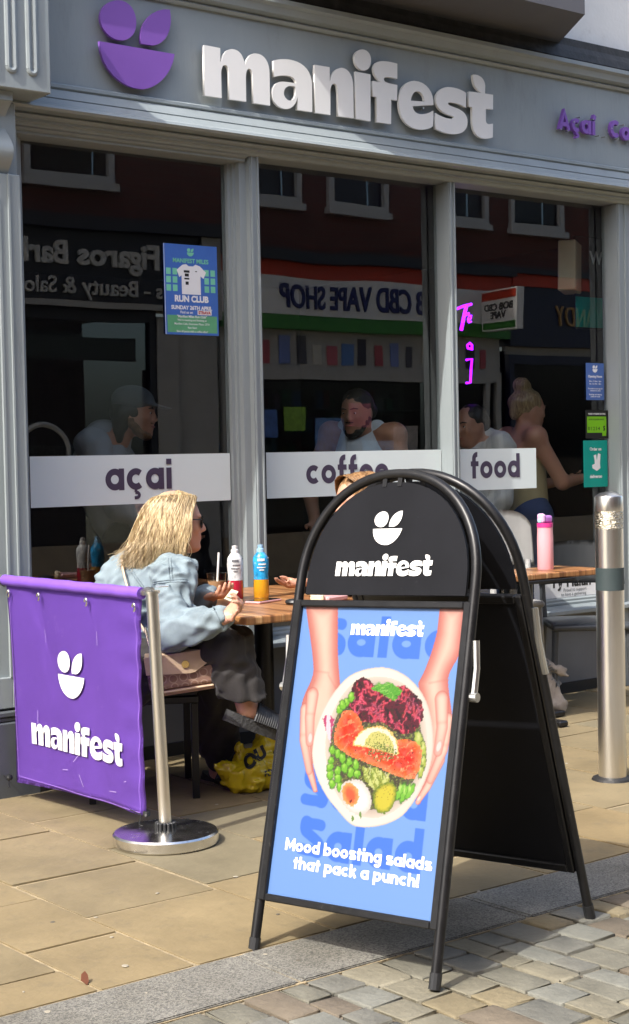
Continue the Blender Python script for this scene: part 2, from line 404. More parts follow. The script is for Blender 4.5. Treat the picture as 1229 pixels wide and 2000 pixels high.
pbr('black_cushion', (.013, .013, .014), .7, var=.2, bump=.2, bscale=80)
pbr('steel', (.76, .745, .71), .30, 1., var=.08, scale=30, stretch=(1, 1, .05), rvar=.07)
pbr('chrome', (.78, .77, .74), .24, 1., var=.12, scale=18, rvar=.12, wear=((.25, .235, .21), .22, 26))
pbr('zinc', (.55, .55, .52), .4, 1., var=.1)
pbr('rubber_band', (.035, .052, .055), .6, var=.1)
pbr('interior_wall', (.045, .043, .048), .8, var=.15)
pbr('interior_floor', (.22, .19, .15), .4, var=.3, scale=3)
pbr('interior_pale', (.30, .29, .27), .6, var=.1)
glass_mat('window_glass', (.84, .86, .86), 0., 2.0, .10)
glass_mat('shop_glass', (.55, .6, .62), 0., 1.5)
film_mat('frost_film', (.78, .86, .85), .90)
pbr('film_letter', srgb(72, 62, 84), .4, var=.05)
pbr('mortar', (.30, .24, .145), .95, var=.3, scale=30, bump=.5, bscale=120)
for i, c in enumerate([(.212, .165, .090), (.198, .158, .090), (.176, .150, .094), (.222, .166, .085)]):
    pbr('sandstone_%d' % i, c, .75, var=.22, scale=2.6, bump=.25, bscale=38, wear=((.125, .105, .07), .42, 9), spec=.3)
for i, c in enumerate([(.155, .148, .115), (.18, .165, .12), (.195, .162, .098), (.135, .112, .082), (.165, .165, .14), (.145, .142, .12)]):
    pbr('sett_%d' % i, c, .7, var=.2, scale=9, bump=.45, bscale=55, wear=((.095, .085, .065), .25, 16), spec=.35)
def granite():
    m, N, L, b = node_mat('granite'); g = N.new('ShaderNodeNewGeometry')
    v = N.new('ShaderNodeTexVoronoi'); v.inputs['Scale'].default_value = 260; L.new(g.outputs['Position'], v.inputs['Vector'])
    n = N.new('ShaderNodeTexNoise'); n.inputs['Scale'].default_value = 5; n.inputs['Detail'].default_value = 7; L.new(g.outputs['Position'], n.inputs['Vector'])
    r = N.new('ShaderNodeValToRGB'); r.color_ramp.elements[0].color = (.085, .083, .074, 1); r.color_ramp.elements[1].color = (.235, .226, .195, 1)
    r.color_ramp.elements[0].position = .05; r.color_ramp.elements[1].position = .8
    sp = N.new('ShaderNodeSeparateColor'); L.new(v.outputs['Color'], sp.inputs[0]); L.new(sp.outputs[0], r.inputs[0])
    mx = N.new('ShaderNodeMix'); mx.data_type = 'RGBA'; mx.inputs[0].default_value = .45; mx.blend_type = 'MULTIPLY'
    r2 = N.new('ShaderNodeValToRGB'); r2.color_ramp.elements[0].position = .35; r2.color_ramp.elements[0].color = (.45, .43, .38, 1); r2.color_ramp.elements[1].position = .65
    L.new(n.outputs[0], r2.inputs[0]); L.new(r.outputs[0], mx.inputs[6]); L.new(r2.outputs[0], mx.inputs[7]); L.new(mx.outputs[2], b.inputs['Base Color'])
    b.inputs['Roughness'].default_value = .75
    bp = N.new('ShaderNodeBump'); bp.inputs['Strength'].default_value = .3; bp.inputs['Distance'].default_value = .004; L.new(v.outputs['Distance'], bp.inputs['Height']); L.new(bp.outputs[0], b.inputs['Normal'])
granite()
def brick_mat(name, c1, c2, mort, sx, sy, off=.5):
    m, N, L, b = node_mat(name); g = N.new('ShaderNodeNewGeometry'); mp = N.new('ShaderNodeMapping')
    L.new(g.outputs['Position'], mp.inputs[0]); sep = N.new('ShaderNodeSeparateXYZ'); cb = N.new('ShaderNodeCombineXYZ')
    L.new(mp.outputs[0], sep.inputs[0]); L.new(sep.outputs[0], cb.inputs[0]); L.new(sep.outputs[2 if off == .5 else 1], cb.inputs[1])
    t = N.new('ShaderNodeTexBrick'); L.new(cb.outputs[0], t.inputs[0]); t.inputs['Color1'].default_value = (*c1, 1); t.inputs['Color2'].default_value = (*c2, 1); t.inputs['Mortar'].default_value = (*mort, 1)
    t.inputs['Scale'].default_value = 1; t.inputs['Brick Width'].default_value = sx; t.inputs['Row Height'].default_value = sy; t.inputs['Mortar Size'].default_value = .006
    L.new(t.outputs[0], b.inputs['Base Color']); b.inputs['Roughness'].default_value = .85
    bp = N.new('ShaderNodeBump'); bp.inputs['Strength'].default_value = .5; bp.inputs['Distance'].default_value = .01; bp.invert = True; L.new(t.outputs['Fac'], bp.inputs['Height']); L.new(bp.outputs[0], b.inputs['Normal'])
pbr('tan_riser', (.40, .31, .20), .6, var=.2)  # tan stands in for sunlit paving mirrored low in the cafe panes
brick_mat('red_brick', (.13, .036, .027), (.09, .028, .023), (.085, .07, .06), .225, .075)
brick_mat('far_setts', (.24, .21, .15), (.18, .15, .11), (.10, .09, .07), .16, .10, .4)
pbr('brass_gold', (.45, .28, .10), .4, var=.1); pbr('navy', (.012, .016, .045), .4); pbr('sign_red', (.52, .045, .015), .5); pbr('sign_green', (.045, .22, .035), .5)
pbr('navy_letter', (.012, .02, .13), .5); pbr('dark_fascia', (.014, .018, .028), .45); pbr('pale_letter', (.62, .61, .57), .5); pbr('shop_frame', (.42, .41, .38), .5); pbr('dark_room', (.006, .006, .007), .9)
pbr('white_pvc', (.45, .45, .44), .35, var=.03)

# ------------------------------------------------------------------ ground, pavement, road
g = MB(); g.box(-400, 400, -400, 400, -.5, -.045); o = g.build('ground', 'mortar'); o['kind'] = 'structure'
rd = MB().box(-60, 60, -1.4, 3.018, -.2, -.009).build('road', 'far_setts'); rd['kind'] = 'structure'
pv = MB().box(-60, 60, 3.02, 5.77, -.2, -.0045).build('pavement', 'mortar'); pv['kind'] = 'structure'
op = MB().box(-60, 60, -2.48, -1.402, -.2, .0).build('opposite_pavement', 'sandstone_2'); op['kind'] = 'structure'
def slab_mesh(name, bev, seg=1, jitter=0., sub=False):
    bm = bmesh.new(); bmesh.ops.create_cube(bm, size=1)
    bmesh.ops.bevel(bm, geom=[e for e in bm.edges if max(v.co.z for v in e.verts) > .4], offset=bev, segments=seg, affect='EDGES')
    for v in bm.verts:
        if v.co.z > -.4:
            v.co.x += random.uniform(-jitter, jitter); v.co.y += random.uniform(-jitter, jitter); v.co.z += random.uniform(-jitter, jitter)*.6
    me = bpy.data.meshes.new(name); bm.to_mesh(me); bm.free(); return me
slab_ms = {}
for i in range(4):
    for v in range(2):
        me = slab_mesh('paving_slab', .012, 1, .006); me.materials.append(MATS['sandstone_%d' % i]); slab_ms[i, v] = me
xs = [.9, 1.46, 1.924, 2.211, 2.66, 3.10, 3.50, 3.925, 4.30, 4.75, 5.10, 5.55, 5.95, 6.4, 6.85, 7.4, 8.0, 8.7, 9.4, 10.2]
ys_known = {1: [3.302, 3.5, 4.05, 4.6, 5.2, 5.745], 2: [3.302, 3.684, 4.127, 4.72, 5.24, 5.745], 3: [3.302, 3.855, 4.30, 4.86, 5.38, 5.745], 4: [3.302, 3.92, 4.50, 5.02, 5.5, 5.745]}
for ci in range(len(xs)-1):
    x0, x1 = xs[ci], xs[ci+1]
    if ci in ys_known: ys = ys_known[ci]
    else:
        ys = [3.302]; y = 3.302+random.uniform(.25, .6)
        while y < 5.5: ys.append(y); y += random.uniform(.42, .72)
        ys.append(5.745)
    for y0, y1 in zip(ys, ys[1:]):
        g_ = random.uniform(.0045, .0075)
        me = slab_ms[random.choice([0, 0, 1, 1, 2, 3]), random.randint(0, 1)]
        link('paving_slab', me, None, pv, loc=((x0+x1)/2, (y0+y1)/2, -.03+random.uniform(-.0015, .0015)), scale=(x1-x0-2*g_, y1-y0-2*g_, .06),
             rot=(random.uniform(-.0025, .0025), random.uniform(-.0025, .0025), 0))
kx = [-.6, .5, 1.4, 2.33, 3.13, 4.02, 4.93, 5.85, 6.75, 7.7, 8.8, 10.2]
kms = slab_mesh('kerb_stone', .018, 2, .004); kms.materials.append(MATS['granite'])
for a, b in zip(kx, kx[1:]):
    link('kerb_stone', kms, None, pv, loc=((a+b)/2, 3.161, -.06), scale=(b-a-.007, .272, .122))
sett_ms = []
for i in range(6):
    for v in range(2):
        bm = bmesh.new(); bmesh.ops.create_cube(bm, size=1)
        bmesh.ops.bevel(bm, geom=bm.edges[:], offset=.055, segments=2, affect='EDGES', profile=.55)
        for q in bm.verts:
            q.co += Vector((random.uniform(-.04, .04), random.uniform(-.035, .035), random.uniform(-.025, .02)))
        me = bpy.data.meshes.new('sett'); bm.to_mesh(me); bm.free()
        for p in me.polygons: p.use_smooth = True
        me.materials.append(MATS['sett_%d' % i]); sett_ms.append(me)
x = 1.70; cnt = 0
while x < 4.3:
    wd = random.choice([.085, .1, .11, .12]); y = 3.012; lo = 2.05 if x < 3.6 else 2.3
    while y > lo:
        ln = random.uniform(.10, .18)
        if cnt < 290:
            link('sett', random.choice(sett_ms), None, rd, loc=(x+wd/2, y-ln/2, -.028+random.uniform(-.0022, .002)), scale=((wd-.009)*1.0, (ln-.010)*1.0, .058),
                 rot=(random.uniform(-.013, .013), random.uniform(-.013, .013), random.uniform(-.03, .03))); cnt += 1
        y -= ln
    x += wd
gum_m = MB().lathe([(0, 0), (.5, 0), (.42, .5), (0, .6)], 9).mesh('gum_spot'); pbr('gum', (.30, .27, .21), .8); pbr('gum_dark', (.10, .09, .07), .8)
for k in range(46):
    x_, y_ = random.uniform(1.5, 5.0), random.uniform(3.05, 5.3); s_ = random.uniform(.006, .019); sp_o = link('gum_spot', gum_m if k % 3 else gum_m.copy(), 'gum' if k % 3 else None, pv, loc=(x_, y_, .0008), scale=(s_*random.uniform(.7, 1.4), s_, .0022), rot=(0, 0, random.uniform(0, 3)))
    if not k % 3: sp_o.data.materials.clear(); sp_o.data.materials.append(MATS['gum_dark'])
tag(link('dry_leaf', MB().prism([(-.03, -.012), (-.01, -.02), (.02, -.014), (.035, .0), (.018, .016), (-.012, .018)], Matrix.Translation((1.925, 3.375, .010)) @ Matrix.Rotation(.9, 4, 'X') @ Matrix.Rotation(1.2, 4, 'Z') @ Matrix.Scale(.55, 4), .004).mesh('dry_leaf'), pbr('leaf_brown', (.16, .055, .025), .7)), 'small curled brown leaf lying in a slab joint near the kerb', 'leaf')

# ------------------------------------------------------------------ the cafe building
cafe = thing('cafe_building', 'grey painted cafe shopfront with three tall windows under a wide fascia', 'building', (4.9, 5.8, 0))
cafe.location = (0, 0, 0)
P_ = lambda n, mb, m='grey_paint', par=cafe: mb.build(n, m, par)
P_('fascia_panel', MB().box(2.93, 9.2, 5.68, 5.76, 2.79, 3.27))
P_('fascia_moulding', along_x([(5.70, 2.825), (5.662, 2.825), (5.652, 2.818), (5.652, 2.806), (5.662, 2.800), (5.655, 2.795), (5.628, 2.757), (5.632, 2.752), (5.622, 2.750), (5.598, 2.722), (5.603, 2.718),
                               (5.58, 2.718), (5.562, 2.708), (5.556, 2.696), (5.566, 2.686), (5.60, 2.682), (5.70, 2.682)], 2.935, 9.2))
P_('window_head', along_x([(5.70, 2.68), (5.615, 2.68), (5.61, 2.672), (5.622, 2.664), (5.632, 2.662), (5.632, 2.652), (5.652, 2.648), (5.655, 2.638), (5.665, 2.632), (5.79, 2.632), (5.79, 2.68)], 2.935, 6.99))
P_('window_head', along_x([(5.66, 2.630), (5.672, 2.622), (5.684, 2.622), (5.684, 2.610), (5.702, 2.606), (5.79, 2.604), (5.79, 2.631), (5.66, 2.631)], 2.98, 4.16))
P_('fascia_moulding', along_x([(5.72, 3.24), (5.665, 3.24), (5.655, 3.252), (5.665, 3.262), (5.63, 3.272), (5.62, 3.30), (5.60, 3.31), (5.60, 3.33), (5.72, 3.345)], 3.04, 9.2))
P_('lead_flashing', along_x([(5.78, 3.30), (5.69, 3.33), (5.665, 3.36), (5.675, 3.40), (5.69, 3.432), (5.69, 3.47), (5.78, 3.47)], 2.6, 9.2), 'lead')
P_('upper_wall', MB().box(-6, 16, 5.765, 6.0, 3.44, 9.0), 'white_render')
bay_poly = [(4.05, 5.764), (4.40, 5.25), (5.93, 5.25), (6.27, 5.764)]
P_('bay_underside', MB().prism(bay_poly, Matrix.Translation((0, 0, 3.435)), .09), 'bay_grey')
P_('bay_window', MB().prism([(4.08, 5.763), (4.415, 5.275), (5.915, 5.275), (6.24, 5.763)], Matrix.Translation((0, 0, 3.526)), 2.6), 'grey_paint_dark')
# mullions, jambs, door post
def post(n, *boxes):
    m = MB()
    for b in boxes: m.box(*b)
    return P_(n, m)
post('mullion', (4.110, 4.258, 5.752, 5.80, .50, 2.63), (4.126, 4.248, 5.734, 5.753, .50, 2.628), (4.14, 4.242, 5.704, 5.735, .495, 2.6275), (4.176, 4.227, 5.676, 5.705, .49, 2.66))
post('mullion_bead', (4.182, 4.190, 5.668, 5.677, .49, 2.655)); post('mullion_bead', (4.215, 4.223, 5.668, 5.677, .49, 2.655))
post('mullion', (5.404, 5.474, 5.752, 5.80, .50, 2.63), (5.398, 5.456, 5.712, 5.753, .495, 2.629), (5.391, 5.432, 5.676, 5.713, .49, 2.66))
post('mullion_bead', (5.395, 5.402, 5.668, 5.677, .49, 2.655)); post('mullion_bead', (5.421, 5.429, 5.668, 5.677, .49, 2.655))
post('mullion', (6.66, 6.99, 5.752, 5.80, .05, 2.63), (6.652, 6.985, 5.712, 5.753, .049, 2.629), (6.644, 6.97, 5.676, 5.713, .0, 2.66))
for xa in (6.65, 6.70, 6.76, 6.83, 6.90): post('mullion_bead', (xa, xa+.010, 5.668, 5.677, .02, 2.655))
post('window_jamb', (2.94, 3.085, 5.752, 5.80, .50, 2.63), (2.94, 3.055, 5.715, 5.753, .49, 2.629), (2.94, 3.026, 5.672, 5.716, .0, 2.66))
post('jamb_bead', (3.030, 3.040, 5.706, 5.716, .5, 2.62)); post('jamb_bead', (2.985, 2.997, 5.662, 5.673, .02, 2.65))
# bottom rail, sill, stall riser
P_('bottom_rail', along_x([(5.80, .476), (5.72, .476), (5.72, .486), (5.735, .492), (5.735, .502), (5.752, .508), (5.80, .508)], 3.0, 6.70))
P_('window_sill', along_x([(5.80, .43), (5.655, .43), (5.648, .434), (5.648, .452), (5.655, .458), (5.72, .4745), (5.80, .4745)], 2.98, 6.73))
P_('stall_riser', MB().box(2.98, 6.73, 5.745, 5.80, .055, .429), 'riser_grey')
P_('plinth', MB().box(2.97, 6.734, 5.735, 5.80, -.02, .054), 'black_plinth')
# pilaster
P_('pilaster', MB().box(2.50, 2.935, 5.505, 5.80, .33, 2.68, .004))
pm = MB()
for (xa, xb) in ((2.50, 2.585), (2.845, 2.935)): pm.box(xa, xb, 5.482, 5.506, .34, 2.40, .003)
pm.box(2.584, 2.846, 5.483, 5.506, 2.30, 2.40, .003); pm.box(2.584, 2.846, 5.483, 5.506, .34, .46, .003)
P_('pilaster_panel', pm)
P_('pilaster_bead', MB().box(2.836, 2.846, 5.478, 5.49, .46, 2.30).box(2.878, 2.886, 5.474, 5.484, .34, 2.4))
P_('pilaster_base', MB().box(2.48, 2.945, 5.46, 5.80, -.02, .29, .006).box(2.485, 2.942, 5.468, 5.80, .291, .309, .004).box(2.48, 2.945, 5.46, 5.80, .31, .331, .004), 'grey_paint_dark')
P_('capital', MB().box(2.44, 3.035, 5.40, 5.80, 2.708, 3.42, .004))
fl = MB()
for k in range(6):
    xx = 2.50+k*.088
    fl.tube([(xx, 5.402, 2.79), (xx, 5.402, 3.4)], .012, 8).tube([(xx+.03, 5.402, 2.79), (xx+.03, 5.402, 3.4)], .012, 8)
    fl.tube([(xx+.015+.015*math.cos(a), 5.402, 2.79+.015*math.sin(a)) for a in [math.pi+i*math.pi/8 for i in range(9)]], .012, 8)
auto_smooth(P_('capital_flute', fl))
sp = [(5.78, 2.706), (5.44, 2.706), (5.44, 2.672), (5.452, 2.668)]
for i in range(17):
    t = i/16; sp.append((5.452+.04*t+.055*math.sin(t*math.pi*1.9)*(1-.35*t), 2.668-.245*t))
sp += [(5.50, 2.40), (5.515, 2.40), (5.515, 2.378), (5.78, 2.378)]
auto_smooth(P_('corbel', MB().prism(sp, Matrix.Translation((2.56, 0, 0)) @ YZ, .33)))
# glass
def pane(x0, x1, z0, z1, y=5.775, m='window_glass'): return P_('window_pane', MB().box(x0, x1, y, y+.008, z0, z1), m)
pane(3.07, 4.11, .505, 2.62); pane(4.25, 5.40, .505, 2.638); pane(5.47, 6.67, .505, 2.638)
# door at the right edge
post('door_frame', (6.99, 7.06, 5.70, 5.80, .02, 2.66), (7.85, 7.92, 5.70, 5.80, .02, 2.66), (7.06, 7.85, 5.70, 5.80, 2.02, 2.09), (7.06, 7.85, 5.70, 5.80, .02, .25), (7.06, 7.85, 5.70, 5.80, 2.60, 2.66))
pane(7.055, 7.855, .24, 2.025); pane(7.055, 7.855, 2.085, 2.605)
# room behind the glass
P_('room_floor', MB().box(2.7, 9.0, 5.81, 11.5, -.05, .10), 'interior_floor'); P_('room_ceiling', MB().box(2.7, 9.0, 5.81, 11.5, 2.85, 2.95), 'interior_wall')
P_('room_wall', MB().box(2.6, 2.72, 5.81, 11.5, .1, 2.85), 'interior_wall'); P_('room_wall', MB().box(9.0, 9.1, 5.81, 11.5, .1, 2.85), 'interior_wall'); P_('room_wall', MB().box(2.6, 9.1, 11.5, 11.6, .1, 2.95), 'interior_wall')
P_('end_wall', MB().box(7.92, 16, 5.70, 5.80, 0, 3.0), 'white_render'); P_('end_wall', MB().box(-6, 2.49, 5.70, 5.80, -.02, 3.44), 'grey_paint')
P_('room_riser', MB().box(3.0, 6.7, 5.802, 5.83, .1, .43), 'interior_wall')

# ------------------------------------------------------------------ fascia lettering
WORD = {'m': 'M 1 210 L 87 209 L 86 150 L 92 151 C 101 193 128 211 150 214 C 186 218 213 198 218 154 L 221 154 C 229 189 250 210 277 213 C 329 219 354 185 354 135 L 353 -7 L 261 -7 L 260 106 C 259 133 251 142 241 141 C 227 139 222 117 222 90 L 221 -6 L 130 -7 L 131 100 C 130 132 122 141 110 139 C 98 137 90 121 89 99 L 89 -7 L -1 -7 Z', 'a': 'M 378 196 C 412 209 454 215 490 212 C 554 208 595 174 596 118 L 594 -7 L 507 -7 L 511 56 C 504 19 477 -7 445 -11 C 392 -15 365 15 366 49 C 367 82 392 105 427 109 C 455 112 480 111 503 111 C 500 136 474 143 438 138 C 417 136 396 130 377 123 Z M 499 94 C 487 98 476 97 465 95 C 444 89 432 74 432 57 C 433 41 449 28 467 29 C 485 32 497 49 498 66 Z', 'n': 'M 613 210 L 701 211 L 700 149 L 705 150 C 714 190 744 214 774 218 C 815 220 842 190 841 138 L 840 -6 L 746 -7 L 747 103 C 746 132 738 141 726 139 C 709 137 702 117 702 92 L 700 -7 L 610 -8 Z', 'i': 'M 857 212 L 948 211 L 943 -8 L 852 -6 Z M 903 321 C 935 324 956 303 953 274 C 951 247 932 227 908 224 C 875 220 851 245 851 274 C 853 300 875 318 903 321 Z', 'f': 'M 1118 285 L 1116 213 C 1095 214 1072 215 1056 213 C 1036 211 1029 205 1031 198 C 1033 188 1051 183 1116 184 L 1112 110 L 1075 110 L 1071 -6 L 981 -7 L 983 111 L 960 112 L 960 183 L 1015 184 C 989 191 967 213 967 241 C 970 267 991 279 1027 284 C 1058 288 1089 287 1118 285 Z', 'e': 'M 1348 118 L 1212 96 C 1214 67 1243 59 1276 65 C 1308 71 1333 81 1347 90 L 1343 15 C 1323 2 1290 -9 1258 -11 C 1169 -16 1121 32 1124 103 C 1127 169 1167 209 1223 218 C 1304 226 1354 180 1348 118 Z M 1200 120 C 1205 149 1222 168 1242 170 C 1270 172 1288 154 1289 127 Z', 's': 'M 1569 204 C 1528 221 1478 221 1444 217 C 1394 208 1364 178 1364 145 C 1365 109 1400 92 1433 84 C 1462 79 1485 80 1484 74 C 1482 67 1470 65 1457 65 C 1424 63 1391 70 1361 81 L 1359 5 C 1397 -7 1439 -12 1481 -8 C 1540 -2 1575 25 1576 62 C 1576 99 1547 113 1509 121 C 1476 126 1446 128 1445 136 C 1445 142 1455 145 1466 145 C 1501 148 1535 142 1567 131 Z', 't': 'M 1618 301 C 1667 309 1700 292 1703 256 L 1700 218 L 1757 219 L 1755 146 L 1705 142 L 1703 89 C 1703 70 1714 67 1731 70 L 1753 75 L 1750 6 C 1721 -5 1686 -9 1669 -6 C 1626 0 1607 35 1608 78 L 1609 140 L 1586 140 L 1589 214 L 1678 218 C 1631 228 1615 262 1618 301 Z'}
EMB = {'egg': 'M 92 344 C 146 353 181 315 178 261 C 173 213 141 186 103 181 C 47 175 3 213 3 260 C 6 303 40 336 92 344 Z', 'leaf': 'M 348 347 C 366 263 320 194 255 182 L 198 182 C 187 268 260 344 348 347 Z', 'bowl': 'M -3 162 L 367 162 C 349 65 263 0 198 -8 C 98 -19 -5 49 -3 162 Z'}
def shape(src, s, ox=0, oy=0): return [[((x+ox)*s, (y+oy)*s) for x, y in c] for c in parse(src)]
def wordmark(parent, m, s, depth, base):
    "the cafe's wordmark, each letter a part; s metres per unit, base matrix places it (origin: middle of the baseline)"
    for k, src in WORD.items():
        o = link('letter', outline_mesh('letter', shape(src, s, -878, 0), depth), m, parent); o.matrix_local = base
def emblem(parent, m, s, depth, base):
    for k, src in EMB.items():
        o = link({'egg': 'round_eye', 'leaf': 'leaf_eye', 'bowl': 'bowl_mouth'}[k], outline_mesh('emblem_piece', shape(src, s, -182, 0), depth), m, parent); o.matrix_local = base
sg = thing('fascia_lettering', 'large white cafe name in raised letters on the grey fascia', 'sign', (4.800, 5.648, 2.868))
wordmark(sg, 'letter_white', .001, .014, Euler(FRONT).to_matrix().to_4x4())
pin_m = MB().tube([(0, .006, 0), (0, .033, 0)], .006, 6).mesh('standoff_pin')
for xx in [3.95, 4.06, 4.2, 4.35, 4.46, 4.56, 4.7, 4.8, 4.92, 5.08, 5.2, 5.33, 5.46, 5.6]: link('standoff_pin', pin_m, 'zinc', sg, loc=(xx-4.783, 0, .1))
em = thing('fascia_emblem', 'big purple bowl emblem with two eye shapes on the grey fascia', 'sign', (3.586, 5.648, 2.855))
emblem(em, 'letter_purple', .001, .014, Euler(FRONT).to_matrix().to_4x4())
for xx, zz in ((-.08, .26), (.1, .26), (0, .1)): link('standoff_pin', pin_m, 'zinc', em, loc=(xx, 0, zz))
ac = thing('small_fascia_lettering', 'small purple raised menu words at the right end of the fascia', 'sign', (6.165, 5.645, 2.972))
def raised(s, height, t, depth, x):
    st, wd = layout(s, t, .13, .42); b = bmesh.new()
    for i, (k, p) in enumerate(st): ribbon(b, p, t*k, 0, lambda a, c, z: ((a)*height+x, -i*.0008, c*height))
    r = bmesh.ops.extrude_face_region(b, geom=b.faces[:])
    for v in r['geom']:
        if isinstance(v, bmesh.types.BMVert): v.co.y += depth
    bmesh.ops.recalc_face_normals(b, faces=b.faces[:]); me = bpy.data.meshes.new('letters'); b.to_mesh(me); b.free(); return me, wd*height
for word, x in (('A\u00e7a\u00ed', 0), ('Coffee', .40)):
    for ch_i, ch in enumerate(word):
        me, wd = raised(ch, .072, .30, .02, x); link('letter', me, 'letter_purple', ac); x += wd+.012
fix_m = MB().tube([(0, -.004, 0), (0, .03, 0)], .0035, 6).mesh('fixing_pin')
for k in range(12): link('fixing_pin', fix_m, 'zinc', ac, loc=(k*.05+.01, 0, random.choice([0, .05, .08])))
# window vinyl
def decal(word, x0, x1, xc, h, label, z0=1.103, z1=1.314):
    t = thing('window_band', label, 'window decal', (xc, 5.770, (z0+z1)/2))
    link('film', MB().box(x0-xc, x1-xc, -.0006, .0006, z0-(z0+z1)/2, z1-(z0+z1)/2).mesh('film'), 'frost_film', t)
    o = link('lettering', stroke_text('lettering', word, h, .29, .13), 'film_letter', t, loc=(0, -.0012, -.045), rot=FRONT)
decal('a\u00e7ai', 3.098, 4.103, 3.62, .093, 'white frosted band reading acai across the left window')
decal('coffee', 4.306, 5.40, 4.79, .088, 'white frosted band reading coffee across the middle window')
decal('food', 5.53, 6.083, 5.78, .088, 'short white frosted band reading food on the right window')
# posters and stickers on the panes
def sheet(name, label, cat, x0, x1, z0, z1, m, y=5.768, tilt=0.):
    t = thing(name, label, cat, ((x0+x1)/2, y, (z0+z1)/2)); t.rotation_euler = (0, tilt, 0)
    w_, h_ = (x1-x0)/2, (z1-z0)/2
    link('paper', MB().box(-w_, w_, -.0008, .0008, -h_, h_).mesh('paper'), m, t); return t, w_, h_
def put_text(t, s, x, z, size, m, bold=.0, align='CENTER', y=-.0016, spacing=1., name='printed_text'):
    return link(name, text_mesh(name, s, size, .0002, bold*size, align, spacing), m, t, loc=(x, y, z), rot=FRONT)
def rect(t, name, x0, x1, z0, z1, m, y=-.0012): return link(name, MB().box(x0, x1, y-.0001, y+.0001, z0, z1).mesh(name), m, t)
pbr('poster_blue', srgb(66, 108, 186), .35, var=.08); pbr('poster_mint', srgb(120, 200, 165), .4); pbr('poster_green', srgb(96, 165, 120), .4); pbr('paper_white', (.80, .80, .80), .5, var=.03)
pbr('ink_black', (.01, .01, .01), .5); pbr('ink_red', (.5, .04, .03), .5); pbr('teal', srgb(0, 150, 136), .35, var=.04); pbr('hygiene_green', srgb(120, 190, 20), .4); pbr('slate_blue', srgb(74, 106, 170), .4)
t, w_, h_ = sheet('run_club_poster', 'blue and green run club poster with a white shirt on the left window', 'poster', 3.772, 4.055, 1.837, 2.232, 'poster_blue', tilt=-.004)
rect(t, 'print', -w_+.012, w_-.008, -h_+.01, -h_+.085, 'poster_green')
rect(t, 'print', -w_+.004, -w_+.002, -h_, h_, 'paper_white')
for k, src in EMB.items(): link('print', outline_mesh('print', shape(src, .0001, -182, 0), .0003), 'poster_mint', t, loc=(0, -.0014, .148), rot=FRONT)
put_text(t, 'MANIFEST MILES', 0, .118, .026, 'poster_mint', .03)
for i in range(8):
    for j in range(3):
        xx = -.118+i*.0335
        if (-.06 < xx < .07): continue
        rect(t, 'print', xx-.012, xx+.012, .092-j*.036-.028, .092-j*.036, 'poster_mint')
tee = [(-.075, .085), (-.045, .108), (-.025, .112), (-.012, .104), (.012, .104), (.025, .112), (.048, .106), (.08, .08), (.066, .052), (.05, .062), (.05, -.02), (-.05, -.02), (-.05, .062), (-.062, .054)]
link('print', outline_mesh('print', [tee], .0003), 'paper_white', t, loc=(0, -.0018, 0), rot=FRONT)
for (a, b, c, d) in ((-.038, -.008, .075, .085), (-.033, -.012, .058, .071), (-.036, -.01, .045, .052), (-.03, -.014, .022, .036), (.022, .032, .08, .084)): rect(t, 'print', a, b, c, d, 'ink_black', -.0023)
put_text(t, 'RUN CLUB', 0, -.052, .037, 'paper_white', .05); put_text(t, 'SUNDAY 26TH APRIL', 0, -.086, .023, 'paper_white', .04); put_text(t, 'Find us on', -.028, -.104, .016, 'paper_white', .02)
rect(t, 'print', .03, .105, -.108, -.088, 'paper_white', -.0014); put_text(t, 'STRAVA', .067, -.104, .018, 'ink_red', .05, y=-.002); put_text(t, '"Manifest Miles Run Club"', 0, -.122, .015, 'paper_white', .02)
for k, s in enumerate(('We\'re meeting and finishing at', 'Manifest Cafe, Dunraven Place, CF31', '9am Start', '5km all paces with a coffee after!')): put_text(t, s, 0, -.137-k*.0165, .0125, 'paper_white', .01)
t, w_, h_ = sheet('opening_hours_sticker', 'slim blue opening hours sheet on the right window', 'sticker', 6.481, 6.626, 1.570, 1.771, 'slate_blue')
for k, src in EMB.items(): link('print', outline_mesh('print', shape(src, .00011, -182, 0), .0003), 'paper_white', t, loc=(0, -.0014, .05), rot=FRONT)
put_text(t, 'Opening Hours', 0, .022, .018, 'paper_white', .03)
for k, (s, z) in enumerate((('Mon - Fri 8am - 5pm', -.002), ('Sat - Sun 9am - 4pm', -.016), ('Pre-order on our app for', -.042), ('collection in store', -.053), ('Bookings and catering', -.074), ('please ask inside', -.085))): put_text(t, s, 0, z, .0115, 'paper_white', .01)
t, w_, h_ = sheet('hygiene_sticker', 'black and lime green hygiene rating sticker on the right window', 'sticker', 6.471, 6.655, 1.362, 1.514, 'ink_black')
rect(t, 'print', -w_+.012, w_-.016, -h_+.03, h_-.034, 'hygiene_green'); put_text(t, 'FOOD HYGIENE RATING', 0, .052, .0125, 'paper_white', .02)
rect(t, 'print', w_-.05, w_-.018, -h_+.012, -h_+.04, 'hygiene_green', -.0014); put_text(t, 'SGOR HYLENDID BWYD', -.004, .022, .0115, 'ink_black', .02); put_text(t, '0 1 2 3 4', -.025, -.032, .026, 'ink_black', .02); put_text(t, '5', .058, -.034, .034, 'ink_black', .05)
t, w_, h_ = sheet('delivery_sticker', 'tall teal delivery sticker with a pale emblem on the right window', 'sticker', 6.451, 6.645, 1.096, 1.350, 'teal')
link('print', outline_mesh('print', [[(-.02, .04), (.0, .046), (.005, .012), (.016, .052), (.036, .046), (.03, -.005), (.034, -.03), (.004, -.045), (-.03, -.03), (-.034, -.012), (-.012, -.006), (-.012, .012)]], .0003), 'paper_white', t, loc=(.004, -.0014, .005), rot=FRONT)
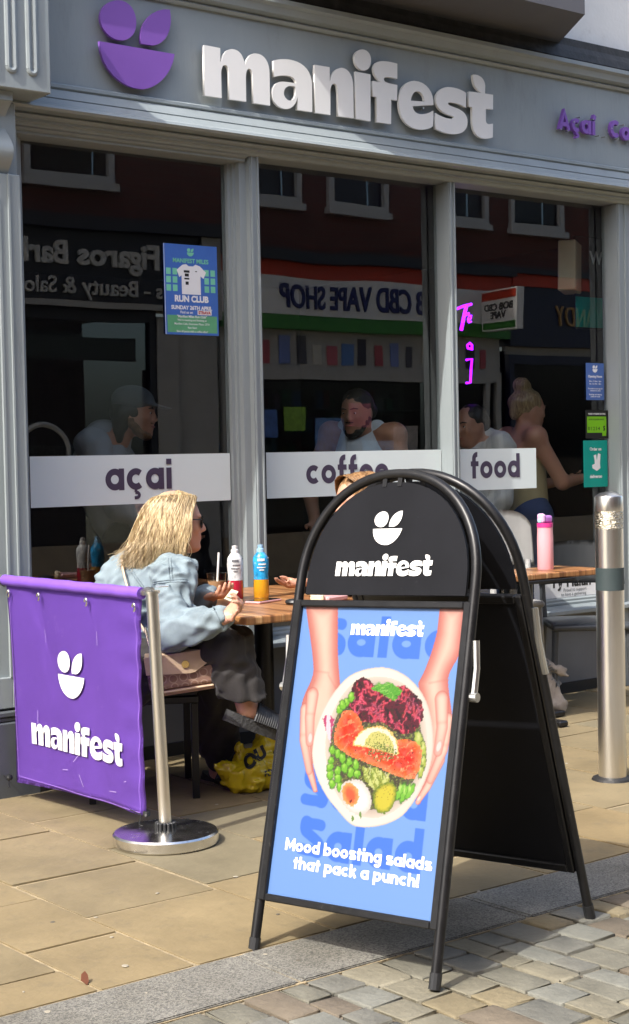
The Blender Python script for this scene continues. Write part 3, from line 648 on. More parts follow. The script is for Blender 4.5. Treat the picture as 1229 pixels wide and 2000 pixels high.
put_text(t, 'Order on', 0, .072, .024, 'paper_white', .03); put_text(t, 'deliveroo', 0, -.078, .026, 'paper_white', .03)
t, w_, h_ = sheet('charity_sign', 'white charity notice with black heading low in the right window', 'sign', 6.05, 6.60, .51, .66, 'paper_white', y=5.767)
put_text(t, 'T\u0177 Hafan', .01, -.018, .085, 'ink_black', .03); put_text(t, 'Proud to support', .04, -.045, .026, 'riser_grey', 0); put_text(t, 'to have a gathering', .03, -.068, .026, 'riser_grey', 0)
# things hung inside the right window and on the door
o = tag(link('paper_bag', MB().box(-.075, .075, -.05, .05, -.14, .14, .006).mesh('paper_bag'), pbr('kraft', (.55, .47, .32), .7, var=.1, bump=.3, bscale=20), loc=(6.62, 6.0, 2.32), rot=(0, .09, .5)), 'crumpled cream paper bag hanging inside the top of the right window', 'bag')
t = thing('hanging_banner', 'black and teal banner hanging inside beside the paper bag', 'banner', (6.80, 6.0, 2.30)); link('cloth', MB().box(-.14, .14, -.004, .004, -.32, .2).mesh('cloth'), 'ink_black', t); link('teal_panel', MB().box(-.141, .12, -.007, -.0045, -.31, -.14).mesh('teal_panel'), 'teal', t)
put_text(t, 'WE', .06, .05, .1, 'paper_white', .03, y=-.006)
t = thing('door_board', 'black and teal board just inside the door at the right edge', 'sign', (7.2, 5.86, 2.25)); link('board', MB().box(-.15, .15, -.006, .006, -.2, .3).mesh('board'), 'ink_black', t); link('teal_panel', MB().box(-.15, .15, -.009, -.0065, .2, .29).mesh('teal_panel'), 'teal', t); link('teal_panel', MB().box(-.15, .15, -.009, -.0065, -.19, -.1).mesh('teal_panel'), 'teal', t)
put_text(t, 'We', -.05, .02, .13, 'paper_white', .03, y=-.012)
# ------------------------------------------------------------------ shops across the street (seen mirrored in the panes)
YO = -2.5
def win(par, x0, x1, z0, z1):
    f = MB(); f.box(x0-.07, x0, YO-.02, YO+.05, z0-.07, z1+.07); f.box(x1, x1+.07, YO-.02, YO+.05, z0-.07, z1+.07); f.box(x0, x1, YO-.02, YO+.05, z1, z1+.07); f.box(x0, x1, YO-.02, YO+.05, z0-.07, z0); f.box(x0, x1, YO-.02, YO+.04, (z0+z1)/2-.03, (z0+z1)/2+.03)
    o = f.build('window', 'white_pvc', par)
    MB().box(x0, x1, YO-.012, YO-.004, z0, z1).build('pane', 'shop_glass', o); MB().box(x0-.1, x1+.1, YO-.02, YO+.09, z0-.15, z0-.071).build('sill', 'white_pvc', o)
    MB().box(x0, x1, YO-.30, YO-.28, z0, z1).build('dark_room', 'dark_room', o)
def upper(par, x0, x1, z0=3.62):
    "brick wall with openings left for the windows"
    ws = [(a, b) for (a, b) in WINS if x0 < (a+b)/2 < x1]
    m = MB(); m.box(x0, x1, YO-.25, YO, z0, 4.2); m.box(x0, x1, YO-.25, YO, 5.6, 6.1)
    cur = x0
    for a, b in ws: m.box(cur, a, YO-.25, YO, 4.2, 5.6); cur = b
    m.box(cur, x1, YO-.25, YO, 4.2, 5.6); m.build('brick_wall', 'red_brick', par)
    for a, b in ws: win(par, a+.001, b-.001, 4.22, 5.59)
WINS = [(5.6, 6.5), (7.62, 8.5), (10.15, 11.0), (11.5, 12.25), (13.15, 13.9), (14.45, 15.3), (16.6, 17.4)]
def front(par, x0, x1, zt, frame, door_x, stall=.45):
    "shop window frame, glass and dark room"
    MB().box(x0, x1, YO-.05, YO+.02, 0, stall).build('stall_riser', 'tan_riser', par)
    m = MB(); m.box(x0, x1, YO-.05, YO+.03, zt-.12, zt)
    for xx in [x0+.04, door_x, door_x+.95, x1-.04]: m.box(xx-.04, xx+.04, YO-.05, YO+.035, stall, zt-.12)
    m.build('shop_frame', frame, par)
    MB().box(x0+.08, x1-.08, YO-.03, YO-.022, stall, zt-.12).build('shop_window', 'shop_glass', par)
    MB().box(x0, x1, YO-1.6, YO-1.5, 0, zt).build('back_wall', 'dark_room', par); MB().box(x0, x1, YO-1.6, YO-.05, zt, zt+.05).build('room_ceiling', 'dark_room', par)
# barber
b1 = thing('barber_shop', 'dark barber and beauty salon with red brick above, mirrored in the left window', 'building')
upper(b1, 4.0, 9.84); front(b1, 4.0, 9.05, 2.86, 'dark_fascia', 6.2)
MB().box(4.0, 9.6, YO-.2, YO+.10, 2.86, 3.66).build('fascia', 'dark_fascia', b1); MB().box(4.0, 9.84, YO-.1, YO+.20, 3.66, 3.80).build('cornice', 'dark_fascia', b1)
MB().box(4.0, 9.6, YO+.10, YO+.13, 2.86, 2.92).build('fascia_trim', 'shop_frame', b1)
MB().box(9.05, 9.30, YO-.1, YO+.06, 0, 2.80).box(9.58, 9.84, YO-.2, YO+.14, 2.8, 3.66).box(9.30, 9.84, YO-.1, YO+.02, 0, 2.8).build('pilaster', 'shop_frame', b1)
def letters(par, s, size, m, x, z, y, bold=.02, cx=True, name='letter'):
    me = text_mesh(name, s, size, .03, bold*size, 'CENTER'); return link(name, me, m, par, loc=(x, y, z), rot=OPPO)
letters(b1, 'Figaros Barbers', .34, 'pale_letter', 8.0, 3.30, YO+.115, .03); letters(b1, 'Barbers - Beauty & Salon', .24, 'pale_letter', 8.55, 2.99, YO+.112, .01)
MB().box(4.1, 9.0, YO-.3, YO-.28, 2.35, 2.6).build('window_blind', 'interior_pale', b1)
rg = MB().tube([(7.72+.27*math.cos(a), YO-.035, 1.42+.27*math.sin(a)) for a in [k*math.pi/16 for k in range(32)]], .03, 6, closed=True).box(7.38, 8.06, YO-.05, YO-.036, 1.37, 1.48).build('round_window_logo', 'pale_letter', b1)
letters(b1, 'FIGAROS', .12, 'ink_black', 7.72, 1.385, YO-.03, .02)
# vape shop
b2 = thing('vape_shop', 'vape shop with red, white and green sign, mirrored in the middle window', 'building')
upper(b2, 9.841, 14.3); front(b2, 9.9, 14.2, 2.30, 'shop_frame', 13.0)
MB().box(9.85, 14.29, YO-.2, YO+.12, 2.90, 3.33).build('sign_board', 'white_vinyl', b2); MB().box(9.85, 14.29, YO-.2, YO+.121, 3.331, 3.50).build('red_stripe', 'sign_red', b2); MB().box(9.85, 14.29, YO-.2, YO+.121, 2.74, 2.899).build('green_stripe', 'sign_green', b2)
MB().box(9.841, 14.3, YO-.15, YO+.22, 3.50, 3.62).build('cornice', 'dark_fascia', b2)
letters(b2, 'BOB CBD VAPE SHOP', .38, 'navy_letter', 11.9, 2.985, YO+.125, .02).scale = (.70, 1, 1)
MB().box(9.9, 14.2, YO-.1, YO, 2.30, 2.74).build('upper_panel', 'shop_frame', b2)
cols = [(.03, .03, .05), (.45, .08, .10), (.18, .25, .55), (.07, .07, .09), (.6, .58, .5), (.5, .12, .15), (.10, .22, .5)]
for k in range(16):
    x = 10.2+k*.24; c = cols[k % 7]
    link('advert_panel', MB().box(x, x+random.uniform(.09, .18), YO+.002, YO+.012, 2.36, 2.36+random.uniform(.2, .32)).mesh('advert_panel'), MATS.get('ad_%d' % (k % 7)) or pbr('ad_%d' % (k % 7), c, .5), b2)
for k, (x, z, s, c) in enumerate(((10.3, 1.7, .35, (.08, .18, .5)), (10.75, 1.75, .3, (.28, .5, .06)), (11.2, 1.55, .45, (.15, .3, .6)), (11.75, 1.8, .3, (.6, .12, .2)), (11.9, 1.3, .5, (.2, .45, .7)), (11.35, 1.15, .3, (.6, .22, .06)), (12.4, 1.5, .4, (.4, .36, .33)))):
    link('window_advert', MB().box(x, x+s, YO-.018, YO-.008, z-s*.5, z+s*.4, .0).mesh('window_advert'), pbr('advert_%d' % k, c, .5, var=.4, scale=14), b2)
for zz in (.95, 1.28, 1.58, 1.86): MB().box(9.95, 12.95, YO-.42, YO-.12, zz-.02, zz).build('display_shelf', 'interior_pale', b2)
MB().box(9.95, 12.95, YO-.46, YO-.43, .5, 2.18).build('display_back', 'shop_frame', b2)
pk = [pbr('pack_%d' % k, c, .5, var=.2, scale=30) for k, c in enumerate([(.55, .10, .12), (.12, .28, .6), (.7, .68, .6), (.10, .10, .12), (.55, .40, .06), (.10, .42, .18), (.6, .3, .45), (.2, .5, .6)])]
pm_ = [MB().box(-.5, .5, -.5, .5, 0, 1).mesh('product_box') for _ in pk]
for m_, k_ in zip(pm_, pk): m_.materials.append(k_)
for zz in (.95, 1.28, 1.58, 1.86):
    xx = 10.0
    while xx < 12.8:
        wd = random.uniform(.05, .14)
        if random.random() > .2: link('product_box', random.choice(pm_), None, b2, loc=(xx+wd/2, YO-.25, zz+.001), scale=(wd*.9, .08, random.uniform(.12, .25)))
        xx += wd+random.uniform(0, .04)
# candy shop
b3 = thing('candy_shop', 'navy sweet shop with thin gold lettering, mirrored in the right window', 'building')
upper(b3, 14.301, 21.0); front(b3, 14.35, 20.9, 2.55, 'navy', 16.4)
MB().box(14.31, 21, YO-.2, YO+.10, 2.66, 3.40).build('fascia', 'navy', b3); MB().box(14.31, 21, YO-.2, YO+.13, 3.40, 3.55).build('red_stripe', 'sign_red', b3); MB().box(14.301, 21, YO-.15, YO+.2, 3.55, 3.62).build('cornice', 'dark_fascia', b3)
letters(b3, 'CANDY', .36, 'brass_gold', 15.56, 2.93, YO+.11, -.01).scale = (.72, 1, 1); letters(b3, 'shop', .2, 'pale_letter', 16.4, 2.74, YO+.11, .01)
MB().box(14.35, 20.9, YO-.1, YO-.01, 2.55, 2.66).build('upper_panel', 'shop_frame', b3)
# projecting box sign
bs = thing('projecting_sign', 'white projecting box sign with red and green edges beside the vape shop', 'sign', (13.72, 0, 0))
MB().box(0, .12, -2.36, -1.72, 2.80, 3.30).build('box', 'white_vinyl', bs); MB().box(-.004, 0, -2.34, -1.74, 3.18, 3.28).build('red_stripe', 'sign_red', bs); MB().box(-.004, 0, -2.34, -1.74, 2.82, 2.90).build('green_stripe', 'sign_green', bs); MB().box(.03, .07, -2.5, -2.35, 3.0, 3.06).build('bracket', 'black_metal', bs)
for s, z in (('BOB CBD', 3.05), ('VAPE', 2.95)):
    me = text_mesh('letters', s, .12, .006, .003, 'CENTER'); o = link('letters', me, 'ink_black', bs, loc=(-.004, -2.04, z)); o.rotation_euler = (R_(90), 0, R_(-90))
# neighbours so that the street goes on
for nm, x0, x1, lab in (('terrace_house', -14, 3.99, 'plain red brick terrace across the street behind the viewer'),): 
    t = thing(nm, lab, 'building'); MB().box(x0, x1, YO-6, YO, 0, 6.1).build('brick_wall', 'red_brick', t)
    for k in range(5): MB().box(x0+1+k*3.2, x0+2.2+k*3.2, YO, YO+.05, 3.9, 5.4).build('window', 'white_pvc', t); MB().box(x0+.6+k*3.2, x0+2.9+k*3.2, YO, YO+.06, .5, 2.6).build('shop_window', 'dark_fascia', t)
for b, x0, x1 in ((b1, 4.0, 9.84), (b2, 9.841, 14.3), (b3, 14.301, 21.0)): MB().prism([(YO+.15, 6.1), (YO-3, 7.5), (YO-6, 6.1)], Matrix.Translation((x0, 0, 0)) @ YZ, x1-x0).build('roof', 'bay_grey', b)
# ------------------------------------------------------------------ A-board
AB_MID = Vector((2.4605, 3.0335, 0)); AB_W = Vector((.19939, -.97992, 0)); AB_N = Vector((.97992, .19939, 0))
ab = thing('pavement_sign', 'black folding pavement sign with a blue salad poster and arched top', 'pavement sign', (2.815, 3.12, 0)); ab_inv = Matrix.Translation((-2.815, -3.12, 0))
def board_frame(back=False):
    top = AB_MID+AB_N*.335+Vector((0, 0, 1.245))
    up = (top-AB_MID).normalized()
    if back:
        mid = AB_MID+AB_N*.735; up = (AB_MID+AB_N*.40+Vector((0, 0, 1.245))-mid).normalized(); wv = -AB_W; up = (up+.033*wv*1).normalized()
    else: mid = AB_MID; wv = AB_W; up = (up-.033*wv).normalized()
    wv = (wv-up*wv.dot(up)).normalized(); nz = wv.cross(up)
    return Matrix(((wv.x, up.x, nz.x, mid.x), (wv.y, up.y, nz.y, mid.y), (wv.z, up.z, nz.z, mid.z), (0, 0, 0, 1)))
def arch_pts(a, v0, b, n=28, p=1.0):
    o = []
    for i in range(n+1):
        th = math.pi*(1-i/n); c, s = math.cos(th), math.sin(th)
        o.append((a*math.copysign(abs(c)**p, c), v0+b*abs(s)**p))
    return o
MF = ab_inv @ board_frame(); MBK = ab_inv @ board_frame(True)
for M, tagn in ((MF, 'front'), (MBK, 'rear')):
    ap = arch_pts(.287, .98, .30, 32, .93)
    path = [(-.2905, .0), (-.289, .5)]+ap+[(.289, .5), (.2905, .0)]
    auto_smooth(MB().tube([M @ Vector((x, y, 0)) for x, y in path], .0135, 12).build('tube_frame', 'black_metal', ab), 50)
    for s in (-1, 1): MB().tube([M @ Vector((s*.2906, -.004, 0)), M @ Vector((s*.2903, .035, 0))], .0155, 12).build('foot', 'black_plastic', ab, smooth=False)
    hp = [(-.262, .952)]+[(x*.262/.287, .985+(y-.98)*.272/.30) for x, y in ap]+[(.262, .952)]
    auto_smooth(MB().prism(hp, M @ Matrix.Translation((0, 0, -.004)), .008).build('header_panel', 'black_panel', ab), 40)
    MB().box(-.008, .008, -.012, .0, 0, 0, 0).bm.free()
    for s in (-.04, .01): MB().box(s, s+.014, 1.245, 1.278, -.006, .006, 0, 1, M).build('hinge_tab', 'black_metal', ab)
# front poster case
fr = MB()
for (a, b, c, d) in ((-.2885, -.2655, .133, .936), (.2655, .2885, .133, .936), (-.2655, .2655, .133, .152), (-.2655, .2655, .9175, .936)): fr.box(a, b, c, d, -.010, .014, .003, 1, MF)
fr.build('poster_frame', 'black_metal', ab)
MB().box(-.27, .27, .14, .93, -.008, -.002, 0, 1, MF).build('backing_board', 'black_panel', ab)
fb = MB()
for (a, b, c, d) in ((-.276, -.255, .133, .936), (.255, .276, .133, .936), (-.255, .255, .133, .156), (-.255, .255, .913, .936)): fb.box(a, b, c, d, -.014, .010, .003, 1, MBK)
fb.build('poster_frame', 'black_metal', ab); MB().box(-.27, .27, .14, .93, -.006, .004, 0, 1, MBK).build('backing_board', 'black_panel', ab)
# stay arms
for s in (1, -1):
    a = MF @ Vector((s*.306, .84, 0)); b = MF @ Vector((s*.308, .70, -.012))
    auto_smooth(MB().tube([a, (a+b)/2+Vector((.006, 0, 0)), b], .009, 8).build('stay_arm', 'zinc', ab)); MB().tube([b+AB_W*-.01, b+AB_W*.012], .012, 10).build('stay_bolt', 'zinc', ab)
    c = MBK @ Vector((-s*.306, .90, 0)); d = MBK @ Vector((-s*.308, .72, -.012))
    auto_smooth(MB().tube([c, (c+d)/2-Vector((.006, 0, 0)), d], .009, 8).build('stay_arm', 'zinc', ab))
# header artwork
wm = MF @ Matrix.Translation((-.006, 1.004, .006)); wordmark(ab, 'white_vinyl', .000180, .0012, wm)
emblem(ab, 'white_vinyl', .000258, .0012, MF @ Matrix.Translation((-.0055, 1.088, .006)))

# salad poster: printed picture held as vertex colours on a fine grid, lettering on top
ART = {'armL': 'M -258 930 L -147 930 L -129 809 C -120 758 -115 748 -107 713 L -100 577 L -155 552 L -167 500 L -138 428 L -152 426 C -169 450 -190 488 -205 537 C -222 576 -235 626 -229 657 C -222 699 -198 716 -204 752 C -215 803 -237 854 -258 922 Z', 'armR': 'M 187 930 L 270 932 L 264 813 C 253 774 231 763 236 734 C 246 687 263 650 263 622 C 262 570 245 521 214 466 L 189 425 L 177 428 L 190 491 L 177 633 L 145 727 C 161 753 178 803 186 857 Z', 'bowl': 'M -105 713 C -75 751 -13 761 25 763 C 87 763 146 727 177 681 C 203 640 214 589 213 550 C 211 493 180 433 144 395 C 106 364 47 353 10 352 C -21 352 -36 367 -72 392 C -122 425 -165 480 -173 525 C -181 580 -159 658 -105 713 Z', 'well': 'M -58 722 C 14 752 103 739 145 693 C 188 644 201 564 194 510 C 182 462 137 399 67 381 C 8 368 -40 391 -78 431 C -117 476 -135 529 -133 579 C -129 635 -104 688 -58 722 Z', 'beet': 'M -57 717 L -33 730 L -11 725 L 8 707 L 57 711 L 100 714 L 153 679 L 165 637 L 140 596 L 99 592 L 46 616 L -16 615 L -73 655 Z', 'herb': 'M -4 706 L 19 718 L 55 725 L 101 704 L 77 677 L 55 686 L 22 698 Z', 'salmon': 'M -87 639 C -73 653 -47 650 -27 624 L 1 582 L 100 580 C 136 586 167 579 178 561 C 181 538 182 509 164 487 C 138 480 88 494 37 510 C -15 521 -60 527 -102 557 C -113 576 -99 613 -87 639 Z', 'lemon': 'M -42 554 C -38 588 -9 608 31 611 C 77 612 106 583 109 542 L 103 539 C 68 545 17 559 -42 554 Z', 'lemon_in': 'M -2 560 C -2 584 15 596 36 598 C 67 597 92 576 96 545 C 75 541 30 556 -2 560 Z', 'onion': 'M -151 618 L -135 635 L -112 620 L -115 591 L -114 553 L -133 584 Z', 'egg': 'M -59 457 C -39 472 -8 476 13 461 C 37 442 46 421 37 401 C 30 383 0 377 -27 388 C -54 402 -71 431 -59 457 Z', 'yolk': 'M -58 448 C -48 464 -26 464 -11 448 C 5 431 1 411 -16 402 C -38 399 -63 418 -58 448 Z', 'avo': 'M 46 445 C 55 466 90 480 107 469 C 121 454 119 425 101 402 C 85 388 60 389 50 407 C 43 421 43 433 46 445 Z', 'cab': 'M -3 503 L 50 504 L 90 480 L 86 465 L 46 448 L 11 470 Z'}
def paint_poster():
    NX, NY = 290, 418; U0, U1, V0, V1 = -267., 267., 151., 919.
    X, Y = np.meshgrid(np.linspace(U0, U1, NX), np.linspace(V0, V1, NY)); X = X.ravel(); Y = Y.ravel()
    def inside(poly):
        p = np.array(poly); r = np.zeros(X.shape, bool); j = len(p)-1
        for i in range(len(p)):
            c = ((p[i, 1] > Y) != (p[j, 1] > Y)); dy = p[j, 1]-p[i, 1]
            r ^= c & (X < (p[j, 0]-p[i, 0])*(Y-p[i, 1])/(dy if abs(dy) > 1e-9 else 1e-9)+p[i, 0]); j = i
        return r
    def dist(pts, closed=False, butt=False):
        p = np.array(pts); d = np.full(X.shape, 1e9); t_ = np.zeros(X.shape)
        m = len(p) if closed else len(p)-1
        for i in range(m):
            a = p[i]; b = p[(i+1) % len(p)]; ab_ = b-a; L2 = max(1e-9, ab_@ab_); t = np.clip(((X-a[0])*ab_[0]+(Y-a[1])*ab_[1])/L2, 0, 1)
            dd = np.hypot(X-a[0]-t*ab_[0], Y-a[1]-t*ab_[1])
            if butt and (i == 0 or i == m-1) and np.hypot(*(p[0]-p[-1])) > 1:
                tr = ((X-a[0])*ab_[0]+(Y-a[1])*ab_[1])/math.sqrt(L2); dd = np.maximum(dd, 0)+np.where(((tr < -1) & (i == 0)) | ((tr > math.sqrt(L2)+1) & (i == m-1)), 99, 0)
            k = dd < d; d[k] = dd[k]; t_[k] = (i+t[k])/m
        return d, t_
    C_ = np.zeros((len(X), 3)); S = lambda *c: np.array(srgb(*c))
    def mixm(m, col, a=1.):
        m = m.astype(float)*a if m.dtype == bool else m*a; C_[:] = C_*(1-m[:, None])+np.broadcast_to(col, C_.shape)*m[:, None]
    def ns(sc, seed, det=3):
        v = np.zeros(X.shape); am = 1.
        g_ = np.random.default_rng(seed)
        for o in range(det):
            for _ in range(4):
                th = g_.uniform(0, 6.28); k = 6.28/sc*g_.uniform(.6, 1.5)*2**o; v += am*np.sin(k*(X*math.cos(th)+Y*math.sin(th))+g_.uniform(0, 6.28))*.25
            am *= .6
        return v
    S_ = {k: parse(v)[0] for k, v in ART.items()}
    mixm(np.ones(X.shape, bool), S(126, 170, 240))
    def word(s, xh, x0, x1, base, col, t=.36):
        st, wd = layout(s, t, .10); sx = (x1-x0)/wd
        for _k, p in st:
            pp = [(x0+a*sx, base+b*xh) for a, b in p]; d, _ = dist(pp, False, True); mixm(np.clip((t*xh*.5*.5*(sx/xh+1)-d)/1.6+.5, 0, 1), col)
    blue = S(74, 128, 236)
    word('Salad', 75, -205, 245, 788, blue); word('Salad', 75, -192, 214, 386, blue); word('Salad', 76, -186, 214, 258, blue)
    # arms and hands
    for nm, axis in (('armL', [(-190, 930), (-165, 780), (-165, 690), (-185, 600), (-180, 500), (-150, 430)]), ('armR', [(232, 930), (215, 800), (195, 730), (218, 640), (225, 560), (200, 460)])):
        m = inside(S_[nm]); d, t = dist(S_[nm], True); ed = np.clip(d/38, 0, 1)
        base = S(232, 182, 164)[None]*(1-t[:, None]*0)+ns(60, 3)[:, None]*.03
        sh = S(205, 112, 104)[None]; lt = S(246, 218, 198)[None]
        c = sh*(1-ed[:, None])+base*ed[:, None]; k = np.clip((d-14)/30, 0, 1)[:, None]; c = c*(1-k*.6)+lt*k*.6
        low = np.clip((640-Y)/150, 0, 1)[:, None]; c = c*(1-low*.45)+S(214, 128, 120)[None]*low*.45
        mixm(m, c)
    def finger(pts, w0, w1, nail=None, tone=0.):
        d, t = dist(pts); r = w0+(w1-w0)*t; q = np.clip(d/r, 0, 1); m = np.clip((1-d/r)*r/1.6, 0, 1)
        c = S(247, 208, 190)[None]*(1-q[:, None]**2)+S(214-int(20*tone), 122, 112)[None]*(q[:, None]**2); k = np.clip(t-.45, 0, 1)[:, None]*.7; c = c*(1-k)+S(226, 140, 132)[None]*k
        kn = np.exp(-((t-.42)/.035)**2)[:, None]*.25; c = c*(1-kn)+S(200, 110, 100)[None]*kn
        mixm(np.clip((1.12-d/r)*r/2.2, 0, 1), S(176, 92, 84), .55); mixm(m, c)
        if nail:
            cx, cy, rx, ry, an = nail; q = np.hypot(((X-cx)*math.cos(an)+(Y-cy)*math.sin(an))/rx, (-(X-cx)*math.sin(an)+(Y-cy)*math.cos(an))/ry); mixm(np.clip((1.15-q)*3, 0, 1), S(208, 130, 126), .7); mixm(np.clip((1-q)*3, 0, 1), S(250, 216, 212))
    finger([(-200, 560), (-176, 482), (-148, 433)], 15, 7, None, 1); finger([(-215, 640), (-208, 560), (-176, 480)], 17, 11, None, .6); finger([(-196, 680), (-196, 620), (-186, 556)], 20, 13, (-186, 566, 8, 15, .1))
    finger([(238, 540), (208, 470), (183, 431)], 14, 7, (186, 440, 4, 9, -.6), 1); finger([(247, 640), (244, 565), (214, 488)], 17, 10, None, .6); finger([(222, 690), (233, 620), (228, 560)], 20, 13, (229, 572, 8, 16, -.25))
    for pts in ([(-201, 745), (-150, 741)], [(238, 740), (180, 728)], [(-150, 735), (-118, 700)], [(-195, 720), (-205, 690)]):
        d, _ = dist(pts); mixm(np.clip(1-d/5, 0, 1), S(196, 120, 108), .4)
    # bowl
    m = inside(S_['bowl']); d, _ = dist(S_['bowl'], True)
    c = S(238, 232, 222)[None]*np.ones((len(X), 1)); k = np.clip((X-60)/170, 0, 1)[:, None]; c = c*(1-k*.5)+S(222, 200, 186)[None]*k*.5
    e = np.clip(1-d/5, 0, 1)[:, None]; c = c*(1-e*.45)+S(170, 145, 130)[None]*e*.45; mixm(m, c)
    m = inside(S_['well']); d, _ = dist(S_['well'], True); k = np.clip(d/50, 0, 1)[:, None]
    c = S(228, 212, 198)[None]*(1-k)+S(120, 95, 70)[None]*k; mixm(m, c, .9)
    food = inside([(x*.9+3, 556+(y-556)*.88) for x, y in S_['well']]) & (Y < 735) & (Y > 395); mixm(food, S(52, 50, 26), .85)
    mixm(food & (ns(16, 5) > .35), S(110, 120, 50)); mixm(food & (ns(11, 6) > .6), S(150, 150, 90))
    gr = np.random.default_rng(77); X0, Y0 = X.copy(), Y.copy(); X = X+ns(14, 61, 3)*2.6; Y = Y+ns(14, 62, 3)*2.6
    m = inside([(x*1.06, y+4) for x, y in S_['beet']]); n1 = ns(22, 11, 4)
    mixm(m, S(96, 14, 38)); mixm(m & (n1 < -.3), S(44, 16, 24)); mixm(m & (n1 > .55), S(58, 40, 26))
    for k in range(95):
        a = gr.uniform(0, 6.28); cx, cy = gr.uniform(-60, 150), gr.uniform(604, 728); L_ = gr.uniform(9, 26); b = a+gr.uniform(-1.6, 1.6)
        p = [(cx, cy), (cx+L_*math.cos(a), cy+L_*math.sin(a)), (cx+L_*math.cos(a)+L_*.8*math.cos(b), cy+L_*math.sin(a)+L_*.8*math.sin(b))]
        d, _ = dist(p); wv = gr.uniform(1.6, 4.2); c = [S(206, 30, 66), S(166, 20, 60), S(226, 60, 96), S(128, 22, 66), S(190, 24, 40)][gr.integers(5)]
        mixm(np.clip(1.3-d/wv, 0, 1)*m, c); mixm(np.clip(1-np.abs(d-wv*.2)/(wv*.35), 0, 1)*m*.5, S(246, 140, 160))
    m = inside(S_['herb']); mixm(m, S(96, 176, 52)); mixm(m & (ns(12, 4) > .35), S(44, 110, 30)); d, _ = dist([(20, 700), (90, 705)]); mixm(np.clip(1-d/2, 0, 1), S(160, 215, 110))
    for (a, b) in (((20, 700), (62, 722)), ((40, 690), (96, 706)), ((55, 686), (80, 680)), ((5, 706), (30, 716)), ((60, 700), (70, 684))):
        d, t = dist([a, ((a[0]+b[0])/2+4, (a[1]+b[1])/2+5), b]); mixm(np.clip(1.3-d/(7*(1-(2*t-1)**2)+1), 0, 1), S(84, 164, 44)); mixm(np.clip(1-d/1.4, 0, 1), S(170, 214, 110))
    def ellp(cx, cy, rx, ry, an, col, rim=None, hi=None):
        q = np.hypot(((X-cx)*math.cos(an)+(Y-cy)*math.sin(an))/rx, (-(X-cx)*math.sin(an)+(Y-cy)*math.cos(an))/ry)
        if rim is not None: mixm(np.clip((1.0-q)*5, 0, 1), rim); mixm(np.clip((.84-q)*5, 0, 1), col)
        else: mixm(np.clip((1.0-q)*6, 0, 1), col)
        if hi is not None: mixm(np.clip((.5-np.hypot((X-cx+rx*.25)/rx, (Y-cy-ry*.3)/ry))*2.5, 0, 1), hi)
    for (x, y, rx, ry, an) in ((168, 582, 16, 32, .5), (184, 560, 10, 30, .25), (188, 528, 9, 24, 0), (183, 505, 9, 20, -.2)): ellp(x, y, rx, ry, an, S(176, 190, 84), S(60, 96, 26), S(214, 220, 140))
    beans = [(-107, 539), (-87, 531), (-106, 512), (-107, 494), (-80, 487), (-69, 521), (-46, 513), (-59, 497), (-37, 487), (-16, 485), (-23, 508), (-104, 475), (-94, 453), (-67, 447), (-77, 468), (-98, 648), (-78, 667), (-90, 659), (-64, 681)]
    g_ = np.random.default_rng(2)
    for (x, y) in beans: ellp(x, y, g_.uniform(11, 14), g_.uniform(13, 17), g_.uniform(-.8, .8), S(122, 192, 48), S(62, 116, 20), S(176, 226, 96))
    m = inside(S_['onion']); mixm(m, S(196, 70, 120)); d, _ = dist([(-134, 628), (-122, 560)]); mixm(m & (d < 7), S(240, 214, 226))
    m = inside(S_['cab']); mixm(m, S(150, 160, 60)); mixm(m & (np.sin((X*.8+Y*.55)*.32+ns(40, 8)) > .2), S(206, 214, 130)); mixm(m & (ns(9, 14) > .7), S(80, 100, 30))
    m = inside(S_['salmon']); d, _ = dist(S_['salmon'], True); k = np.clip(d/26, 0, 1)[:, None]; v = ns(30, 21)[:, None]
    c = S(250, 134, 78)[None]*(1-k)+S(228, 62, 34)[None]*k; c = np.clip(c+v*.05, 0, 1); kk = np.clip((Y-540)/90, 0, 1)[:, None]; c = c*(1-.3*kk)+S(246, 84, 40)[None]*.3*kk; mixm(m, c)
    mixm(m & (ns(10, 22, 3) > .95), S(150, 20, 16)); mixm(m & (np.sin(X*.12-Y*.2+ns(60, 9)*2) > .93), S(252, 160, 110), .7); mixm(m & (ns(7, 25) > 1.05) & (X > 40), S(40, 16, 10))
    m = inside(S_['lemon']); mixm(m, S(246, 236, 210)); d, _ = dist(S_['lemon'], True); mixm(m & (d < 4), S(240, 196, 112)); m = inside(S_['lemon_in']); mixm(m, S(214, 208, 120)); mixm(m & (ns(8, 31) > .5), S(140, 150, 60)); mixm(m & (ns(8, 32) > .85), S(70, 84, 30))
    sp2 = np.hypot((X-58)/48, (Y-545)/22) < 1; mixm(sp2 & (ns(8, 33) > .2), S(96, 120, 50)); mixm(sp2 & (ns(7, 34) > .7), S(60, 20, 20)); mixm(sp2 & (ns(9, 35) > .8), S(220, 210, 180))
    for (x, y, rx, ry, an) in ((128, 452, 12, 30, -.5), (142, 448, 11, 32, -.5), (157, 454, 10, 28, -.5)): ellp(x, y, rx, ry, an, S(126, 196, 60), S(50, 110, 24), S(190, 230, 120))
    m = inside(S_['avo']); d, _ = dist(S_['avo'], True); k = np.clip(d/12, 0, 1)[:, None]; mixm(m, S(88, 124, 30)[None]*(1-k)+S(212, 200, 62)[None]*k); mixm(m & (ns(9, 41) > .8) & (Y > 425), S(110, 60, 20)); mixm(m & (ns(8, 42) > 1.) & (Y > 420), S(40, 40, 14))
